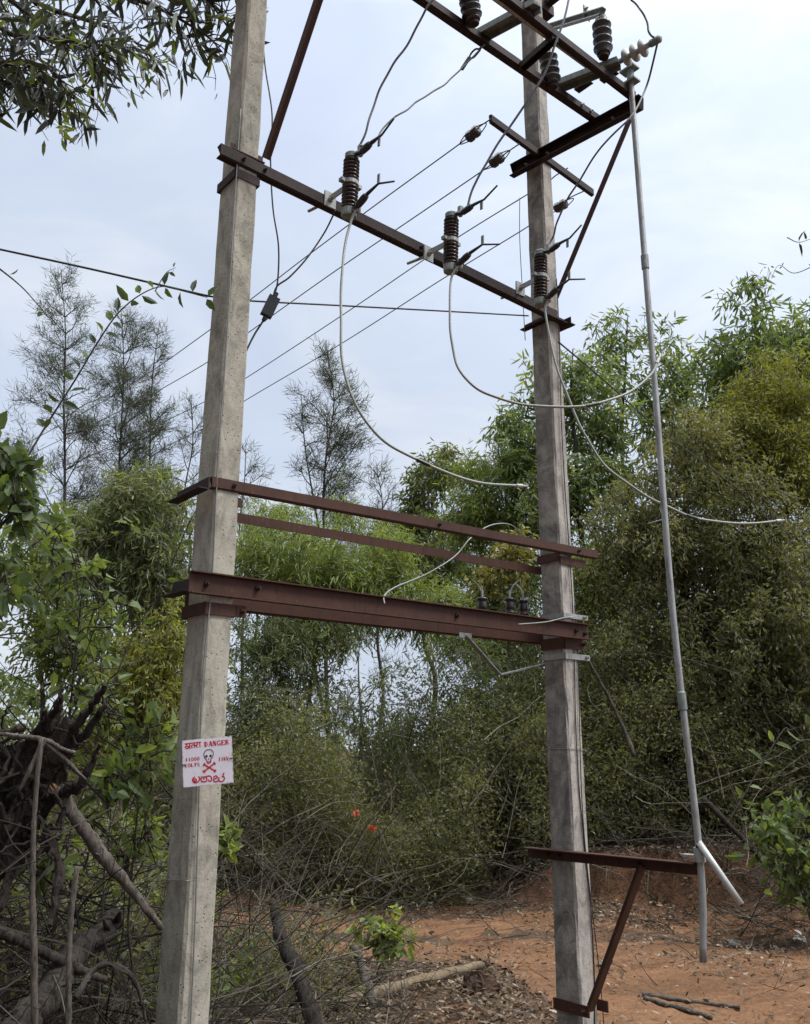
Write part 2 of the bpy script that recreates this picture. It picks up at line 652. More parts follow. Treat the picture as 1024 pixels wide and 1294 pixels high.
# channel beam, front
cf = F1 + n * .004
a0 = on(238.5, 735.5, cf, u)
a1 = on(742.8, 799.5, cf, u)
mb = MB()
prism(mb, a0, a1, C_prof(.1, .035, .006), n, Zv)
ch1 = root('channel_beam', 'deep red channel beam bolted across the front of both poles below the two thinner rails', 'steel beam', a0)
mb.build('web', M['red'], ch1, a0)
ax = a1 - a0
add_bolts(ch1, [a0 + ax * t + n * .006 + Zv * dz for t, dz in ((.03, .0), (.125, .01), (.585, .0), (.955, .0), (.985, -.012))], n, a0, 'dark', .013)
# rear channel
c2 = P1 - n * .125
b0 = a0 - n * .255 + Zv * -.012
b1 = a1 - n * .255 + Zv * -.012
mb = MB()
prism(mb, b0 + u * .13, b1 - u * .05, C_prof(.1, -.035, .006), n, Zv)
single('channel_beam', mb, M['red'], 'rear channel beam seen under the front one, behind both poles', 'steel beam')


# clamps round the poles: a flat loop of strap with two lugs
def clamp(P, z, a, b, h, mat, label, lug=.05, sag=0, t=.007):
    mb = MB()
    a += t
    b += t
    c = [u * a + n * b, -u * a + n * b, -u * a - n * b, u * a - n * b]
    for i in range(4):
        p, q = c[i], c[(i + 1) % 4]
        e = nrm(q - p)
        side = nrm(np.cross(e, Zv))
        prism(mb, p - e * t / 2 + P + Zv * z, q + e * t / 2 + P + Zv * z, box_prof(t, h), side, Zv)
    if lug:
        p = u * a + n * b
        prism(mb, P + Zv * z + p, P + Zv * z + p + u * lug, box_prof(t, h), n, Zv)
        p = u * a - n * b
        prism(mb, P + Zv * z + p, P + Zv * z + p + u * lug, box_prof(t, h), n, Zv)
        bolt(mb, P + Zv * z + u * (a + lug * .6) + n * (b + t / 2), n)
    return single('pole_clamp', mb, M[mat], label, 'clamp')


zc1 = on(262, 768, cf, u)[2]
clamp(P1 + np.array([.018, 0, 0]), zc1, .072, .101, .055, 'red', 'red clamp strap gripping the pale pole just under the channel beam')
zc2 = on(712, 812, F2, u)[2]
clamp(P2, zc2 + .0, .066, .088, .07, 'red', 'dark red clamp under the right end of the channel beam', .05)
zc3 = on(716, 829, F2, u)[2]
clamp(P2, zc3, .066, .088, .035, 'galv', 'galvanised flat clamp with two bolts below the red channel', .09)
zc3b = on(716, 782, F2 + n * .04, u)[2]
clamp(P2, zc3b + .03, .065, .088, .03, 'galv', 'galvanised flat clamp lying along the top of the channel end', .09)

# steel packing bracket at the left end of the channel (behind pole)
mb = MB()
q0 = P1 - u * .09 - n * .13 + Zv * (a0[2] - .03)
prism(mb, q0 - n * .03, q0 + n * .20, L_prof(-.06, .07, .006), u, Zv)
single('packing_angle', mb, M['dark'], 'short dark angle iron behind the left end of the channel beam', 'bracket')

def bolts_on(parent_obj, pts, d, mat='dark', r=.011):
    off = np.array(parent_obj.location)
    for p in pts:
        mb_ = MB()
        bolt(mb_, np.asarray(p, float), d, r)
        mb_.build('bolt', M[mat], parent_obj, off)


# guard rails
gf = F1 + n * .0
g0 = on(268, 609, gf, u)
g1 = on(755, 701, gf, u)
mb = MB()
prism(mb, g0, g1, C_prof(.055, -.03, .005), n, Zv)
o_ = single('guard_rail', mb, M['red'], 'front red steel rail running between the poles above the channel beam', 'steel rail', off=g0)
bolts_on(o_, [g0 + (g1 - g0) * t for t in (.04, .5, .93)], n)
gr = P1 - n * .115
h0 = on(285, 645, gr, u)
h1 = on(690, 718, gr, u)
mb = MB()
prism(mb, h0, h1, L_prof(.045, -.05, .006), -n, Zv)
single('guard_rail', mb, M['red'], 'thinner rear red rail passing behind the poles, lower in view than the front rail', 'steel rail')
# left dark outrigger under rail end
mb = MB()
e0 = on(218, 640, P1 - u * .085, n)
e1 = on(292, 622, P1 - u * .085, n)
e1 = P1 - u * .082 + n * .13 + Zv * (g0[2] - .04)
e0 = P1 - u * .082 - n * .19 + Zv * (g0[2] - .045)
prism(mb, e0, e1, L_prof(-.055, .06, .006), u, Zv)
single('rail_bracket', mb, M['dark'], 'dark angle bracket sticking out behind the pale pole under the rails', 'bracket')
mb = MB()
for s_ in (.085,):
    prism(mb, P1 + n * .107 + Zv * (g0[2] - .07) - u * .02, P1 + n * .107 + Zv * (g0[2] - .07) + u * .10, box_prof(.008, .045), n, Zv)
single('rail_clip', mb, M['red'], 'small red clip plate on the pale pole below the front rail', 'bracket')
# right rail bracket
mb = MB()
k0 = P2 - u * .075 - n * .10 + Zv * (g1[2] - .05)
k1 = P2 - u * .075 + n * .085 + Zv * (g1[2] - .05)
prism(mb, k0, k1, box_prof(.008, .055), u, Zv)
k2 = on(752, 711, F2 + n * .0, u)
prism(mb, P2 - u * .075 + n * .095 + Zv * (g1[2] - .05), P2 + u * .17 + n * .095 + Zv * (g1[2] - .05), L_prof(.05, -.05, .007), -n, Zv)
single('rail_bracket', mb, M['red'], 'red clamp holding the rails to the stained pole', 'bracket')

# cross arm carrying the fuses
xf = F1 + n * .01
x0 = on(279, 188, xf, u)
x1 = on(704, 398, xf, u)
mb = MB()
prism(mb, x0 + Zv * .0, x1 + Zv * .0, C_prof(.072, -.04, .006), n, Zv)
xarm = root('fuse_crossbar', 'dark steel cross arm carrying the three fuse units between the poles', 'cross arm', x0)
mb.build('channel', M['dark'], xarm, x0)
xd = x1 - x0
mb = MB()
zx1 = x0[2]
bolts_on(xarm, [x0 + xd * t + n * .001 for t in (.05, .10, .52, .93)], n)
# pale clamp plates
prism(mb, P1 + n * .103 + Zv * (zx1 - .0) - u * .0, P1 + n * .103 + Zv * zx1 + u * .14, box_prof(.008, .09), n, Zv)
prism(mb, P1 + n * .10 + Zv * (zx1 + .04) - u * .06, P1 + n * .10 + Zv * (zx1 + .04) + u * .13, L_prof(.03, .05, .006), n, Zv)
single('arm_clamp', mb, M['red'], 'brown clamp plate joining the cross arm to the pale pole', 'clamp')
clamp(P1 + np.array([.045, 0, 0]), zx1 - .085, .062, .086, .05, 'dark', 'dark strap round the pale pole just below the cross arm', 0)
mb = MB()
zx2 = x1[2]
prism(mb, P2 - u * .12 + n * .09 + Zv * (zx2 - .03), P2 + u * .13 + n * .09 + Zv * (zx2 - .03), L_prof(.05, .05, .006), n, Zv)
prism(mb, P2 - u * .07 - n * .14 + Zv * (zx2 - .035), P2 - u * .07 + n * .12 + Zv * (zx2 - .035), L_prof(-.05, .05, .006), u, Zv)
prism(mb, P2 + u * .07 - n * .14 + Zv * (zx2 - .035), P2 + u * .07 + n * .16 + Zv * (zx2 - .035), L_prof(.05, .05, .006), u, Zv)
single('arm_clamp', mb, M['dark'], 'dark rusty clamp irons joining the cross arm to the stained pole', 'clamp')

# top switch frame: perpendicular arm on the stained pole
ar = P2 - u * .080
t0 = on(650, 218, ar, n)
t1 = on(813, 131, ar, n)
zt = (t0[2] + t1[2]) / 2
mb = MB()
prism(mb, t0, t1, C_prof(.095, -.05, .006), u, Zv)
tarm = root('top_crossbar', 'dark steel arm jutting from the stained pole under the switch frame', 'cross arm', t0)
mb.build('channel', M['dark'], tarm, t0)
bolts_on(tarm, [t0 + (t1 - t0) * t - u * .001 for t in (.12, .30, .80, .95)], -u, 'galv')
# the matching arm on the other pole (above the frame edge)
tl0 = t0 - u * 2.5
tl1 = t1 - u * 2.5
mb = MB()
prism(mb, tl0, tl1, C_prof(.095, -.05, .006), u, Zv)
A1 = on(757, 156, ar, n)
A2 = on(803, 126, ar, n)
# two long beams on the arms
f0 = on(538, -3, A1, u)
f1 = on(757, 149, A1, u)
fd = f1 - f0
mb1 = MB()
prism(mb1, f0 - fd * .75, f1, C_prof(.06, -.04, .006), n, Zv)
fb1 = root('frame_beam', 'inner dark beam of the switch frame crossing in front of the stained pole', 'steel beam', f1)
mb1.build('channel', M['dark'], fb1, f1)
s0 = on(666, 13, A2, u)
s1 = on(803, 120, A2, u)
sd = s1 - s0
mb2 = MB()
prism(mb2, s0 - sd * 1.0, s1, C_prof(.06, -.035, .006), n, Zv)
bolts_on(fb1, [f1 - fd * t + n * .001 for t in (.06, .12, .30)], n, 'galv')
fb2 = root('frame_beam', 'outer dark beam of the switch frame ending at the pipe bearing', 'steel beam', s1)
mb2.build('channel', M['dark'], fb2, s1)
single('top_crossbar', mb, M['dark'], 'arm on the pale pole matching the one beside the pipe', 'cross arm')
# rotating shaft under outer beam
w0 = on(655, 19, A2 - n * .05, u)
w1 = on(742, 83, A2 - n * .05, u)
mb = MB()
tube(mb, [w0 - (w1 - w0) * 1.0, w0, w1], .017, 8)
single('switch_shaft', mb, M['pipe'], 'galvanised rotating shaft beside the outer frame beam', 'shaft')


def cross_piece(pa, pb, mat, label, w=.06, ext=.06, lift=.035):
    p = on(pa[0], pa[1], A1, u)
    q = on(pb[0], pb[1], A2, u)
    p[2] = q[2] = (p[2] + q[2]) / 2
    d = nrm(q - p)
    mb = MB()
    prism(mb, p - d * ext, q + d * ext, C_prof(w, -.04, .006), Zv, u)
    single('cross_piece', mb, M[mat], label, 'steel member', off=p)
    return p, q


cp1 = cross_piece((612, 40), (668, 8), 'greensteel', 'plated cross member of the switch frame under the first insulator', .09)
cp2 = cross_piece((659, 76), (702, 50), 'dark', 'plain dark cross member in the middle of the switch frame', .05, .0)
cp3 = cross_piece((712, 110), (770, 74), 'greensteel', 'plated cross member of the switch frame beside the pipe head', .09)
mb = MB()
for t in (.25, .8):
    c = cp3[0] + (cp3[1] - cp3[0]) * t + u * .07
    prism(mb, c - n * .06 - Zv * .02, c + n * .06 - Zv * .02, L_prof(.05, .05, .005), u, Zv)
single('clip_angle', mb, M['dark'], 'small slotted clip angles under the plated member by the pipe head', 'bracket')


# post insulators (ribbed) for the switch
def ribbed(nr, r, rr, h, base=.0):
    prof = [(rr * .7, base), (rr * .7, base + .015)]
    st = (h - .03) / nr
    for i in range(nr):
        z = base + .015 + i * st
        prof += [(rr * .62, z + st * .12), (r * .97, z + st * .34), (r, z + st * .50), (r * .80, z + st * .72), (rr * .62, z + st * .95)]
    prof += [(rr * .65, base + h - .012), (rr * .65, base + h)]
    return prof


def post(px, py, pxt, pyt, P, label, mat='greyporc', r=.062):
    b = on(px, py, P, u)
    t = on(pxt, pyt, P, u)
    h = np.linalg.norm(t - b)
    rt = root('post_insulator', label, 'insulator', b, 'switch post insulators')
    mb = MB()
    lathe(mb, ribbed(4, r, .062, h), axis_mat((0, 0, 0), t - b), 18)
    mb.build('sheds', M[mat], rt, smooth=True)
    mb = MB()
    m = axis_mat((0, 0, 0), t - b)
    lathe(mb, [(.035, h), (.035, h + .02), (.02, h + .022), (.02, h + .05)], m, 10)
    mb.build('top_cap', M['greensteel'], rt)
    mb = MB()
    lathe(mb, [(.02, -.03), (.034, -.025), (.034, 0)], m, 10)
    mb.build('base_cap', M['dark'], rt)
    return b, t


i1 = post(598, 26, 590, -14, A1 + n * .06, 'ribbed grey brown insulator highest on the inner frame beam near the picture top')
i2 = post(698, 106, 692, 66, A1 + n * .02, 'ribbed insulator standing in front of the stained pole')
i3 = post(763, 68, 760, 25, A2 + n * .02, 'ribbed insulator carrying the galvanised switch blade')
# switch blade arm
mb = MB()
z0 = on(697, 34, A2 + n * .02 - u * .0, n)
bl0 = i3[1] + Zv * .04 + n * .05
bl1 = bl0 - n * .55 - u * .08
bl1 = on(696, 36, i3[1], u * .35 - n * .94)
prism(mb, bl1, i3[1] + Zv * .05 + (i3[1] + Zv * .05 - bl1) * .06, C_prof(.05, -.03, .006), u, Zv)
bp = bl1 + (i3[1] + Zv * .05 - bl1) * .72
prism(mb, bp, bp + Zv * .10, box_prof(.03, .008), u, n)
prism(mb, bp + u * .03, bp + u * .03 + Zv * .085, box_prof(.03, .008), u, n)
bolt(mb, bp + Zv * .07, n, .012)
sb = single('switch_lever', mb, M['galv'], 'galvanised switch blade arm lying across the top of a ribbed insulator', 'switch arm')
# polymer insulator
q0 = on(777, 81, A2, u)
q1 = on(821, 56, q0, n)
q1 = q0 + nrm(q1 - q0) * .33
rt = root('polymer_insulator', 'pale three disc insulator pointing sideways from the frame end', 'insulator', q0)
m = axis_mat((0, 0, 0), q1 - q0)
mb = MB()
pr = [(.016, .0)]
for i in range(3):
    z = .09 + i * .062
    pr += [(.018, z - .008), (.056, z + .000), (.058, z + .006), (.018, z + .020)]
pr += [(.016, .32)]
lathe(mb, pr, m, 18)
mb.build('sheds', M['polymer'], rt, smooth=True)
mb = MB()
lathe(mb, [(.022, -.06), (.022, .03), (.017, .035)], m, 10)
mb.build('end_fitting', M['greensteel'], rt)
mb = MB()
lathe(mb, [(.02, .27), (.024, .275), (.024, .34), (.012, .35)], m, 10)
mb.build('end_fitting', M['greensteel'], rt)
qe = q1.copy()
# top-of-pole piece
mb = MB()
pt = on(690, 12, P2 + n * .03, u)
prism(mb, pt - u * .28, pt + u * .10, L_prof(-.09, .09, .007), n, Zv)
prism(mb, pt - n * .12 + Zv * .06, pt + n * .2 + Zv * .06, L_prof(.06, .06, .006), u, Zv)
single('pole_top_iron', mb, M['dark'], 'dark angle iron fixed to the stained pole at the top edge of the picture', 'bracket')

# lower strain arm (for the line wires)
b44 = math.radians(44.5)
v44 = np.array([math.sin(b44), math.cos(b44), 0])
sp = P2 + n * .088
k0 = on(621, 149, sp, v44)
k1 = on(750, 243, sp, v44)
kz = (k0[2] + k1[2]) / 2
mb = MB()
prism(mb, k0, k1, C_prof(.062, -.02, .006), np.array([v44[1], -v44[0], 0]), Zv)
sarm = root('strain_crossbar', 'dark steel arm below the switch frame anchoring the four line wires', 'cross arm', k0)
mb.build('channel', M['dark'], sarm, k0)


def brace(p, q, w, mat, label, name='brace'):
    mb = MB()
    ax = nrm(q - p)
    prism(mb, p, q, L_prof(w, -w, .006), u, np.cross(ax, u))
    return single(name, mb, M[mat], label, 'brace', off=p)


br = P2 + u * .075
brace(on(694, 390, br, n), on(793, 150, br, n), .042, 'red', 'slanting brace from the stained pole up to the end of the top arm')
br1 = P1 + u * .075
q_ = on(331, 198, br1, n)
q2_ = on(398, -6, br1, n)
brace(q_, q2_ + (q2_ - q_) * .25, .048, 'red', 'slanting red brace rising from the pale pole out of the picture')

# foot bracket on stained pole
fr = P2 - u * .078
g0_ = on(668, 1070, fr, n)
g1_ = on(881, 1090, fr, n)
mb = MB()
prism(mb, g0_ - Zv * .0, g1_, L_prof(-.06, -.062, .006), u, Zv)
fb = root('foot_bracket', 'rusty angle arm low on the stained pole holding the pipe foot', 'bracket', g0_)
mb.build('arm', M['red'], fb, g0_)
bolts_on(fb, [g0_ + (g1_ - g0_) * t - u * .001 - Zv * .03 for t in (.14, .22, .70)], -u)
lb0 = on(751, 1278, P2 + n * .0 - u * .085, n)
lb1 = on(817, 1096, P2 - u * .085, n)
mb = MB()
axb = nrm(lb1 - lb0)
prism(mb, lb0, lb1, L_prof(-.055, .05, .006), u, np.cross(axb, u))
mb.build('strut', M['red'], fb, g0_)
mb = MB()
zz = on(720, 1273, P2 - u * .085, n)[2]
prism(mb, P2 - u * .084 - n * .10 + Zv * zz, P2 - u * .084 + n * .16 + Zv * zz, box_prof(.008, .06), u, Zv)
prism(mb, P2 + u * .084 - n * .10 + Zv * zz, P2 + u * .084 + n * .16 + Zv * zz, box_prof(.008, .06), u, Zv)
bolt(mb, P2 + n * .13 + Zv * zz - u * .09, -u)
mb.build('clamp_strap', M['red'], fb, g0_)

# operating pipe, hanging from the frame end to the foot bracket
pA = on(797, 96, A2 + n * .02, u)
pB = g1_ + n * .02 + Zv * .02
pmid = np.array([on(823, 420, (pA + pB) / 2, n)[i] for i in range(3)])
dirp = nrm(pB - pA)
pE = U(889, 1216, pB[1] + .0)
pts = spline([pA, U(805, 200, pA[1] * .9 + pB[1] * .1), U(828, 490, pA[1] * .6 + pB[1] * .4), U(851, 780, pA[1] * .3 + pB[1] * .7), pB + np.array([0, 0, 0.0]), pE], 6)
rt = root('operating_pipe', 'long galvanised pipe hanging beside the stained pole from frame to bracket', 'pipe', pE)
mb = MB()
tube(mb, pts, .0185, 12)
mb.build('tube', M['pipe'], rt, pE, smooth=True)
mb = MB()
lathe(mb, [(.024, -.03), (.024, .05), (.019, .055)], axis_mat(pA, pA - pts[2]), 12)
prism(mb, pA + Zv * .05 - n * .06, pA + Zv * .05 + n * .05, box_prof(.07, .012), u, Zv)
prism(mb, pA - Zv * .05 - n * .07, pA - Zv * .05 + n * .05, box_prof(.07, .012), u, Zv)
mb.build('bearing', M['greensteel'], rt, pE)
mb = MB()
lathe(mb, [(.030, -.035), (.030, .035)], axis_mat(pB + Zv * .02, dirp), 12)
prism(mb, pB - n * .10 + Zv * .012, pB + n * .03 + Zv * .012, box_prof(.05, .01), u, Zv)
mb.build('collar', M['galv'], rt, pE)
for t_ in (9, 20):
    mb = MB()
    d_ = nrm(pts[t_ + 1] - pts[t_ - 1])
    lathe(mb, [(.0195, -.05), (.0235, -.045), (.0235, .045), (.0195, .05)], axis_mat(pts[t_], d_), 14)
    mb.build('coupling', M['greensteel'], rt, pE)
# handle
rt = root('pipe_handle', 'short whitish pipe handle slanting down from the pipe foot', 'handle', pB)
hA = U(883, 1064, pB[1] - .03)
hB = U(937, 1143, pB[1] - .10)
mb = MB()
tube(mb, [hA, hA * .5 + hB * .5, hB], .0165, 12)
mb.build('grip_tube', M['pipewhite'], rt, pB, smooth=True)
mb = MB()
tube(mb, [pB + Zv * .05 - u * .02, hA, hA + (hB - hA) * .05], .008, 6)
mb.build('pin', M['dark'], rt, pB)
mb = MB()
tube(mb, [hB - (hB - hA) * .01, hB + (hB - hA) * .03], .009, 6)
mb.build('pin', M['dark'], rt, pB)

# grey strut V under the channel
sv = P2 - n * .12
mb = MB()
v0 = on(588, 803, sv, u)
v1 = on(632, 853, sv - n * .05, u)
v2 = on(694, 838, sv, u)
bar(mb, v0, v1, .035, .008, n)
bar(mb, v1 + Zv * .002, v2, .035, .008, n)
bar(mb, v0 - u * .05, v0 + u * .05, .03, .008, Zv)
single('strut_piece', mb, M['greensteel'], 'bent greenish grey strut hanging under the channel next to the stained pole', 'strut')

# small black bushings behind the channel
group = 'black bushings behind the channel beam'
bproto = None
for (px, py, hpx, lab) in ((610, 776, 30, 'leftmost small black bushing behind the channel, with a pale stub wire'), (645, 776, 26, 'middle black bushing behind the channel beam'),
                           (662, 778, 22, 'black bushing nearest the stained pole, behind the channel beam')):
    b = on(px, py, P1 - n * .18, u)
    if bproto is None:
        rt = root('bushing', lab, 'bushing', b, group)
        mb = MB()
        lathe(mb, [(.02, -.08), (.02, -.01), (.034, 0), (.036, .012), (.022, .02), (.030, .03), (.030, .07), (.022, .08), (.036, .086), (.036, .10), (.012, .104)], None, 14)
        mb.build('insulator', M['porcelain'], rt, smooth=True)
        mb = MB()
        lathe(mb, [(.008, .10), (.008, .15), (.002, .152)], None, 8)
        tube(mb, spline([(0, 0, .13), (-.02, .01, .18), (-.06, .02, .22)], 4), .005, 5)
        mb.build('stud', M['galv'], rt)
        bproto = rt
    else:
        c = copy_tree(bproto)
        c.location = b
        c.rotation_euler = (0, 0, RD.uniform(0, 6))
        c['label'] = lab
# support bar for bushings
mb = MB()
p = on(600, 790, P1 - n * .18, u)
q = on(690, 798, P1 - n * .18, u)
prism(mb, p - Zv * .03, q - Zv * .03, box_prof(.05, .008), n, Zv)
single('bushing_bar', mb, M['dark'], 'flat dark bar behind the channel under the black bushings', 'bar')

# ------------------------------------------------------------------ fuse cut-outs
ang = math.atan2(n[1], n[0])
FL = .36


def fuse_proto(label):
    rt = root('fuse_cutout', label, 'fuse', (0, 0, 0), 'fuse units on the cross arm')
    mb = MB()
    prof = [(.030, .03)]
    for (za, zb) in ((.035, .172), (.205, .335)):
        k = 6
        st = (zb - za) / k
        for i in range(k):
            z = za + i * st
            prof += [(.030, z), (.044, z + st * .30), (.0455, z + st * .48), (.032, z + st * .72), (.029, z + st * .95)]
        prof += [(.030, zb + .001), (.030, zb + .02)]
    lathe(mb, prof, None, 20)
    mb.build('insulator', M['porcelain'], rt, smooth=True)
    mb = MB()
    lathe(mb, [(.010, -.012), (.040, -.010), (.042, .0), (.042, .034), (.032, .036)], None, 16)
    mb.build('lower_cap', M['greensteel'], rt, smooth=False)
    mb = MB()
    lathe(mb, [(.032, .338), (.038, .34), (.038, .366), (.030, .374), (.012, .376)], None, 16)
    mb.build('upper_cap', M['greensteel'], rt, smooth=False)
    mb = MB()
    lathe(mb, [(.030, .176), (.045, .178), (.045, .200), (.030, .202)], None, 16)
    prism(mb, (-.042, 0, .189), (-.20, .0, .189), box_prof(.035, .008), (0, 0, 1), (0, 1, 0))
    prism(mb, (0, -.045, .189), (0, -.068, .189), box_prof(.03, .02), (1, 0, 0), (0, 0, 1))
    prism(mb, (0, .045, .189), (0, .068, .189), box_prof(.03, .02), (1, 0, 0), (0, 0, 1))
    mb.build('mounting_band', M['galv'], rt)
    mb = MB()
    prism(mb, (-.19, -.0, .135), (-.19, .0, .225), box_prof(.075, .012), (0, 1, 0), (1, 0, 0))
    bolt(mb, np.array((-.184, 0, .18)), np.array((1, 0, 0)), .016)
    tube(mb, [(-.19, -.03, .15), (-.31, -.06, .14)], .009, 6)
    mb.build('mounting_plate', M['galv'], rt)
    for zz, nm, pts, tip in ((.352, 'upper_arm', [(.035, 0, .352), (.09, 0, .338), (.18, 0, .352), (.26, 0, .350), (.36, 0, .395)], (.24, 0, .350)),
                             (.012, 'lower_arm', [(.035, 0, .012), (.08, .0, .022), (.16, 0, .055), (.25, 0, .070), (.38, 0, .020)], (.25, 0, .070))):
        mb = MB()
        tube(mb, pts, [.012, .014, .010, .006, .005], 8)
        lathe(mb, [(.008, 0), (.018, .004), (.020, .05), (.016, .075), (.008, .08)], axis_mat(pts[1], np.array(pts[2]) - np.array(pts[1])), 10)
        arm = mb.build(nm, M['black'], rt)
        mb = MB()
        s_ = -1 if nm == 'upper_arm' else 1
        tp = np.array(tip)
        prism(mb, tp, tp + np.array([0, 0, .055 * s_]), box_prof(.018, .006), (1, 0, 0), (0, 1, 0))
        mb.build('hook_plate', M['greensteel'], arm)
        mb = MB()
        tube(mb, [(.02, 0, zz), (.055, 0, zz)], .012, 8)
        lathe(mb, [(.012, -.03), (.018, -.02), (.018, .03), (.008, .036)], axis_mat((.062, .012, zz + .01), (0, 0, 1)), 8)
        mb.build('terminal', M['galv'], rt)
    return rt


xplane = F1 + n * .20
spots = [((441, 272), 'left fuse unit on the cross arm, nearest the pale pole'),
         ((569.5, 342), 'middle fuse unit on the cross arm, against open sky'),
         ((683.5, 384), 'right fuse unit on the cross arm, in front of the stained pole')]
fuse_top, fuse_bot = [], []
fp = None
for i, ((px, py), lab) in enumerate(spots):
    p = on(px, py, xplane, u)
    if fp is None:
        fp = fuse_proto(lab)
        o = fp
    else:
        o = copy_tree(fp)
        o['label'] = lab
    o.location = p
    o.rotation_euler = (math.radians(RD.uniform(-1, 1)), math.radians(2.5), ang + math.radians((0, 3, -4)[i]))
    fuse_top.append(p + n * .075 + Zv * .375)
    fuse_bot.append(p + n * .062 + Zv * .0)


# ------------------------------------------------------------------ wires
def wire(pts, r, mat, label, cat='wire', name='wire', group=None, sides=6, nsp=10):
    mb = MB()
    P = spline(pts, nsp)
    if cat == 'cable' or name == 'jumper_wire':
        m_ = len(P)
        tt = np.linspace(0, 1, m_)
        wob = sum(np.sin(tt[:, None] * f_ + rng.uniform(0, 6, 3)) * a_ for f_, a_ in ((11, .007), (23, .004), (47, .002)))
        P = P + wob * np.sin(math.pi * tt)[:, None]
    if name == 'drop_cable':
        rt = root(name, label, cat, P[0], group)
        tube(mb, P, r, sides)
        mb.build('conductor', M[mat], rt, P[0], smooth=True)
        mb = MB()
        d = nrm(P[-1] - P[-3])
        tube(mb, [P[-1] - d * .03, P[-1] + d * .012, P[-1] + d * .014, P[-1] + d * .05], [r * 1.5, r * 1.5, r * .9, r * .6], 8)
        mb.build('lug', M['galv'], rt, P[0])
        mb = MB()
        k = int(m_ * .72)
        tube(mb, P[k:k + 4], r * 1.35, 8)
        mb.build('tape_wrap', M['black'], rt, P[0])
        return rt
    tube(mb, P, r, sides)
    return single(name, mb, M[mat], label, cat, group, smooth=True, off=P[0])


y1 = fuse_top[0][1]
wire([fuse_top[0], U(463, 165, y1), U(478, 120, y1), U(505, 70, y1 - .05), U(530, 25, y1 - .1), U(553, -10, y1 - .15), U(580, -60, y1 - .2)], .0062, 'wire_mid',
     'jumper wire rising from the left fuse out of the picture top', name='jumper_wire')
hook = f0 + fd * .295 - Zv * .06
hook = U(607, 62, (f0 + fd * .3)[1])
wire([fuse_top[0] + n * .02, U(472, 180, y1), U(490, 156, y1 + .05), U(520, 133, y1 + .1), U(552, 113, y1 + .2), U(577, 93, y1 + .3), hook], .0050, 'wire_mid',
     'thin looping jumper from the left fuse to the hook on the inner frame beam', name='jumper_wire')
y2 = fuse_top[1][1]
wire([fuse_top[1], U(590, 265, y2), U(598, 235, y2 - .02), U(617, 200, y2 - .05), U(650, 152, y2 - .1), U(688, 95, y2 - .15), U(706, 45, y2 - .2), U(719, -5, y2 - .2), U(726, -60, y2 - .2)], .0070, 'wire_mid',
     'jumper wire curving up from the middle fuse past the frame', name='jumper_wire')
y3 = fuse_top[2][1]
wire([fuse_top[2], U(698, 302, y3), U(704, 278, y3 - .05), U(724, 240, y3 - .15), U(758, 192, y3 - .3), U(795, 150, y3 - .4), U(818, 105, (y3 + qe[1]) / 2), qe + np.array([0, 0, .0])], .0066, 'wire_mid',
     'jumper wire from the right fuse sweeping up to the pale disc insulator', name='jumper_wire')
wire([qe, U(820, 40, qe[1]), U(813, 18, qe[1]), U(802, 0, qe[1]), U(790, -12, qe[1]), U(770, -40, qe[1] + .1)], .0066, 'wire_mid',
     'jumper wire bending back over the frame from the pale disc insulator', name='jumper_wire')
# strain loop at the hook
mb = MB()
ins = f0 + fd * .30
tube(mb, spline([hook, U(601, 62, hook[1]), U(595, 68, hook[1]), U(594, 73, hook[1]), U(599, 72, hook[1]), U(606, 64, hook[1]), hook], 6), .006, 5)
tube(mb, [U(593, 73, hook[1]), U(584, 87, hook[1])], .012, 8)
tube(mb, spline([U(606, 62, hook[1]), U(628, 40, hook[1] + .05), U(648, 18, hook[1] + .1), U(665, -5, hook[1] + .15)], 5), .008, 6)
single('wire_loop', mb, M['black'], 'black loop and thimble gripping the thin jumper under the frame beam', 'fitting')

# drop cables
yb = fuse_bot[0][1]
wire([fuse_bot[0], U(443, 283, yb), U(434, 330, yb - .05), U(429, 385, yb - .1), U(431, 440, yb - .14), U(444, 497, yb - .15), U(474, 545, yb - .12), U(518, 577, yb - .05), U(568, 600, yb + .05), U(610, 610, yb + .15), U(658, 614, yb + .3)],
     .0074, 'cable', 'grey cable drooping from the left fuse with its loose end over the trees', 'cable', 'drop_cable')
yb = fuse_bot[1][1]
wire([fuse_bot[1], U(571, 352, yb), U(568, 390, yb - .05), U(569, 430, yb - .08), U(580, 464, yb - .1), U(605, 491, yb - .1), U(640, 508, yb - .08), U(690, 515, yb - .05), U(745, 511, yb), U(790, 497, yb + .1), U(822, 474, yb + .2), U(832, 455, yb + .25)],
     .0074, 'cable', 'grey cable curving from the middle fuse past the stained pole to a raised loose end', 'cable', 'drop_cable')
yb = fuse_bot[2][1]
wire([fuse_bot[2], U(689, 395, yb), U(700, 447, yb - .05), U(719, 502, yb - .08), U(743, 553, yb - .1), U(772, 594, yb - .1), U(812, 627, yb - .05), U(858, 648, yb + .05), U(905, 658, yb + .15), U(950, 661, yb + .25), U(985, 658, yb + .35)],
     .0074, 'cable', 'grey cable sagging from the right fuse across the long pipe to a loose end', 'cable', 'drop_cable')
wire([U(818, 662, yb), U(842, 655, yb), U(850, 650, yb), U(838, 652, yb), U(830, 660, yb)][:3], .003, 'cable', 'frayed strand on the cable near the long pipe', 'wire', 'cable_strand')

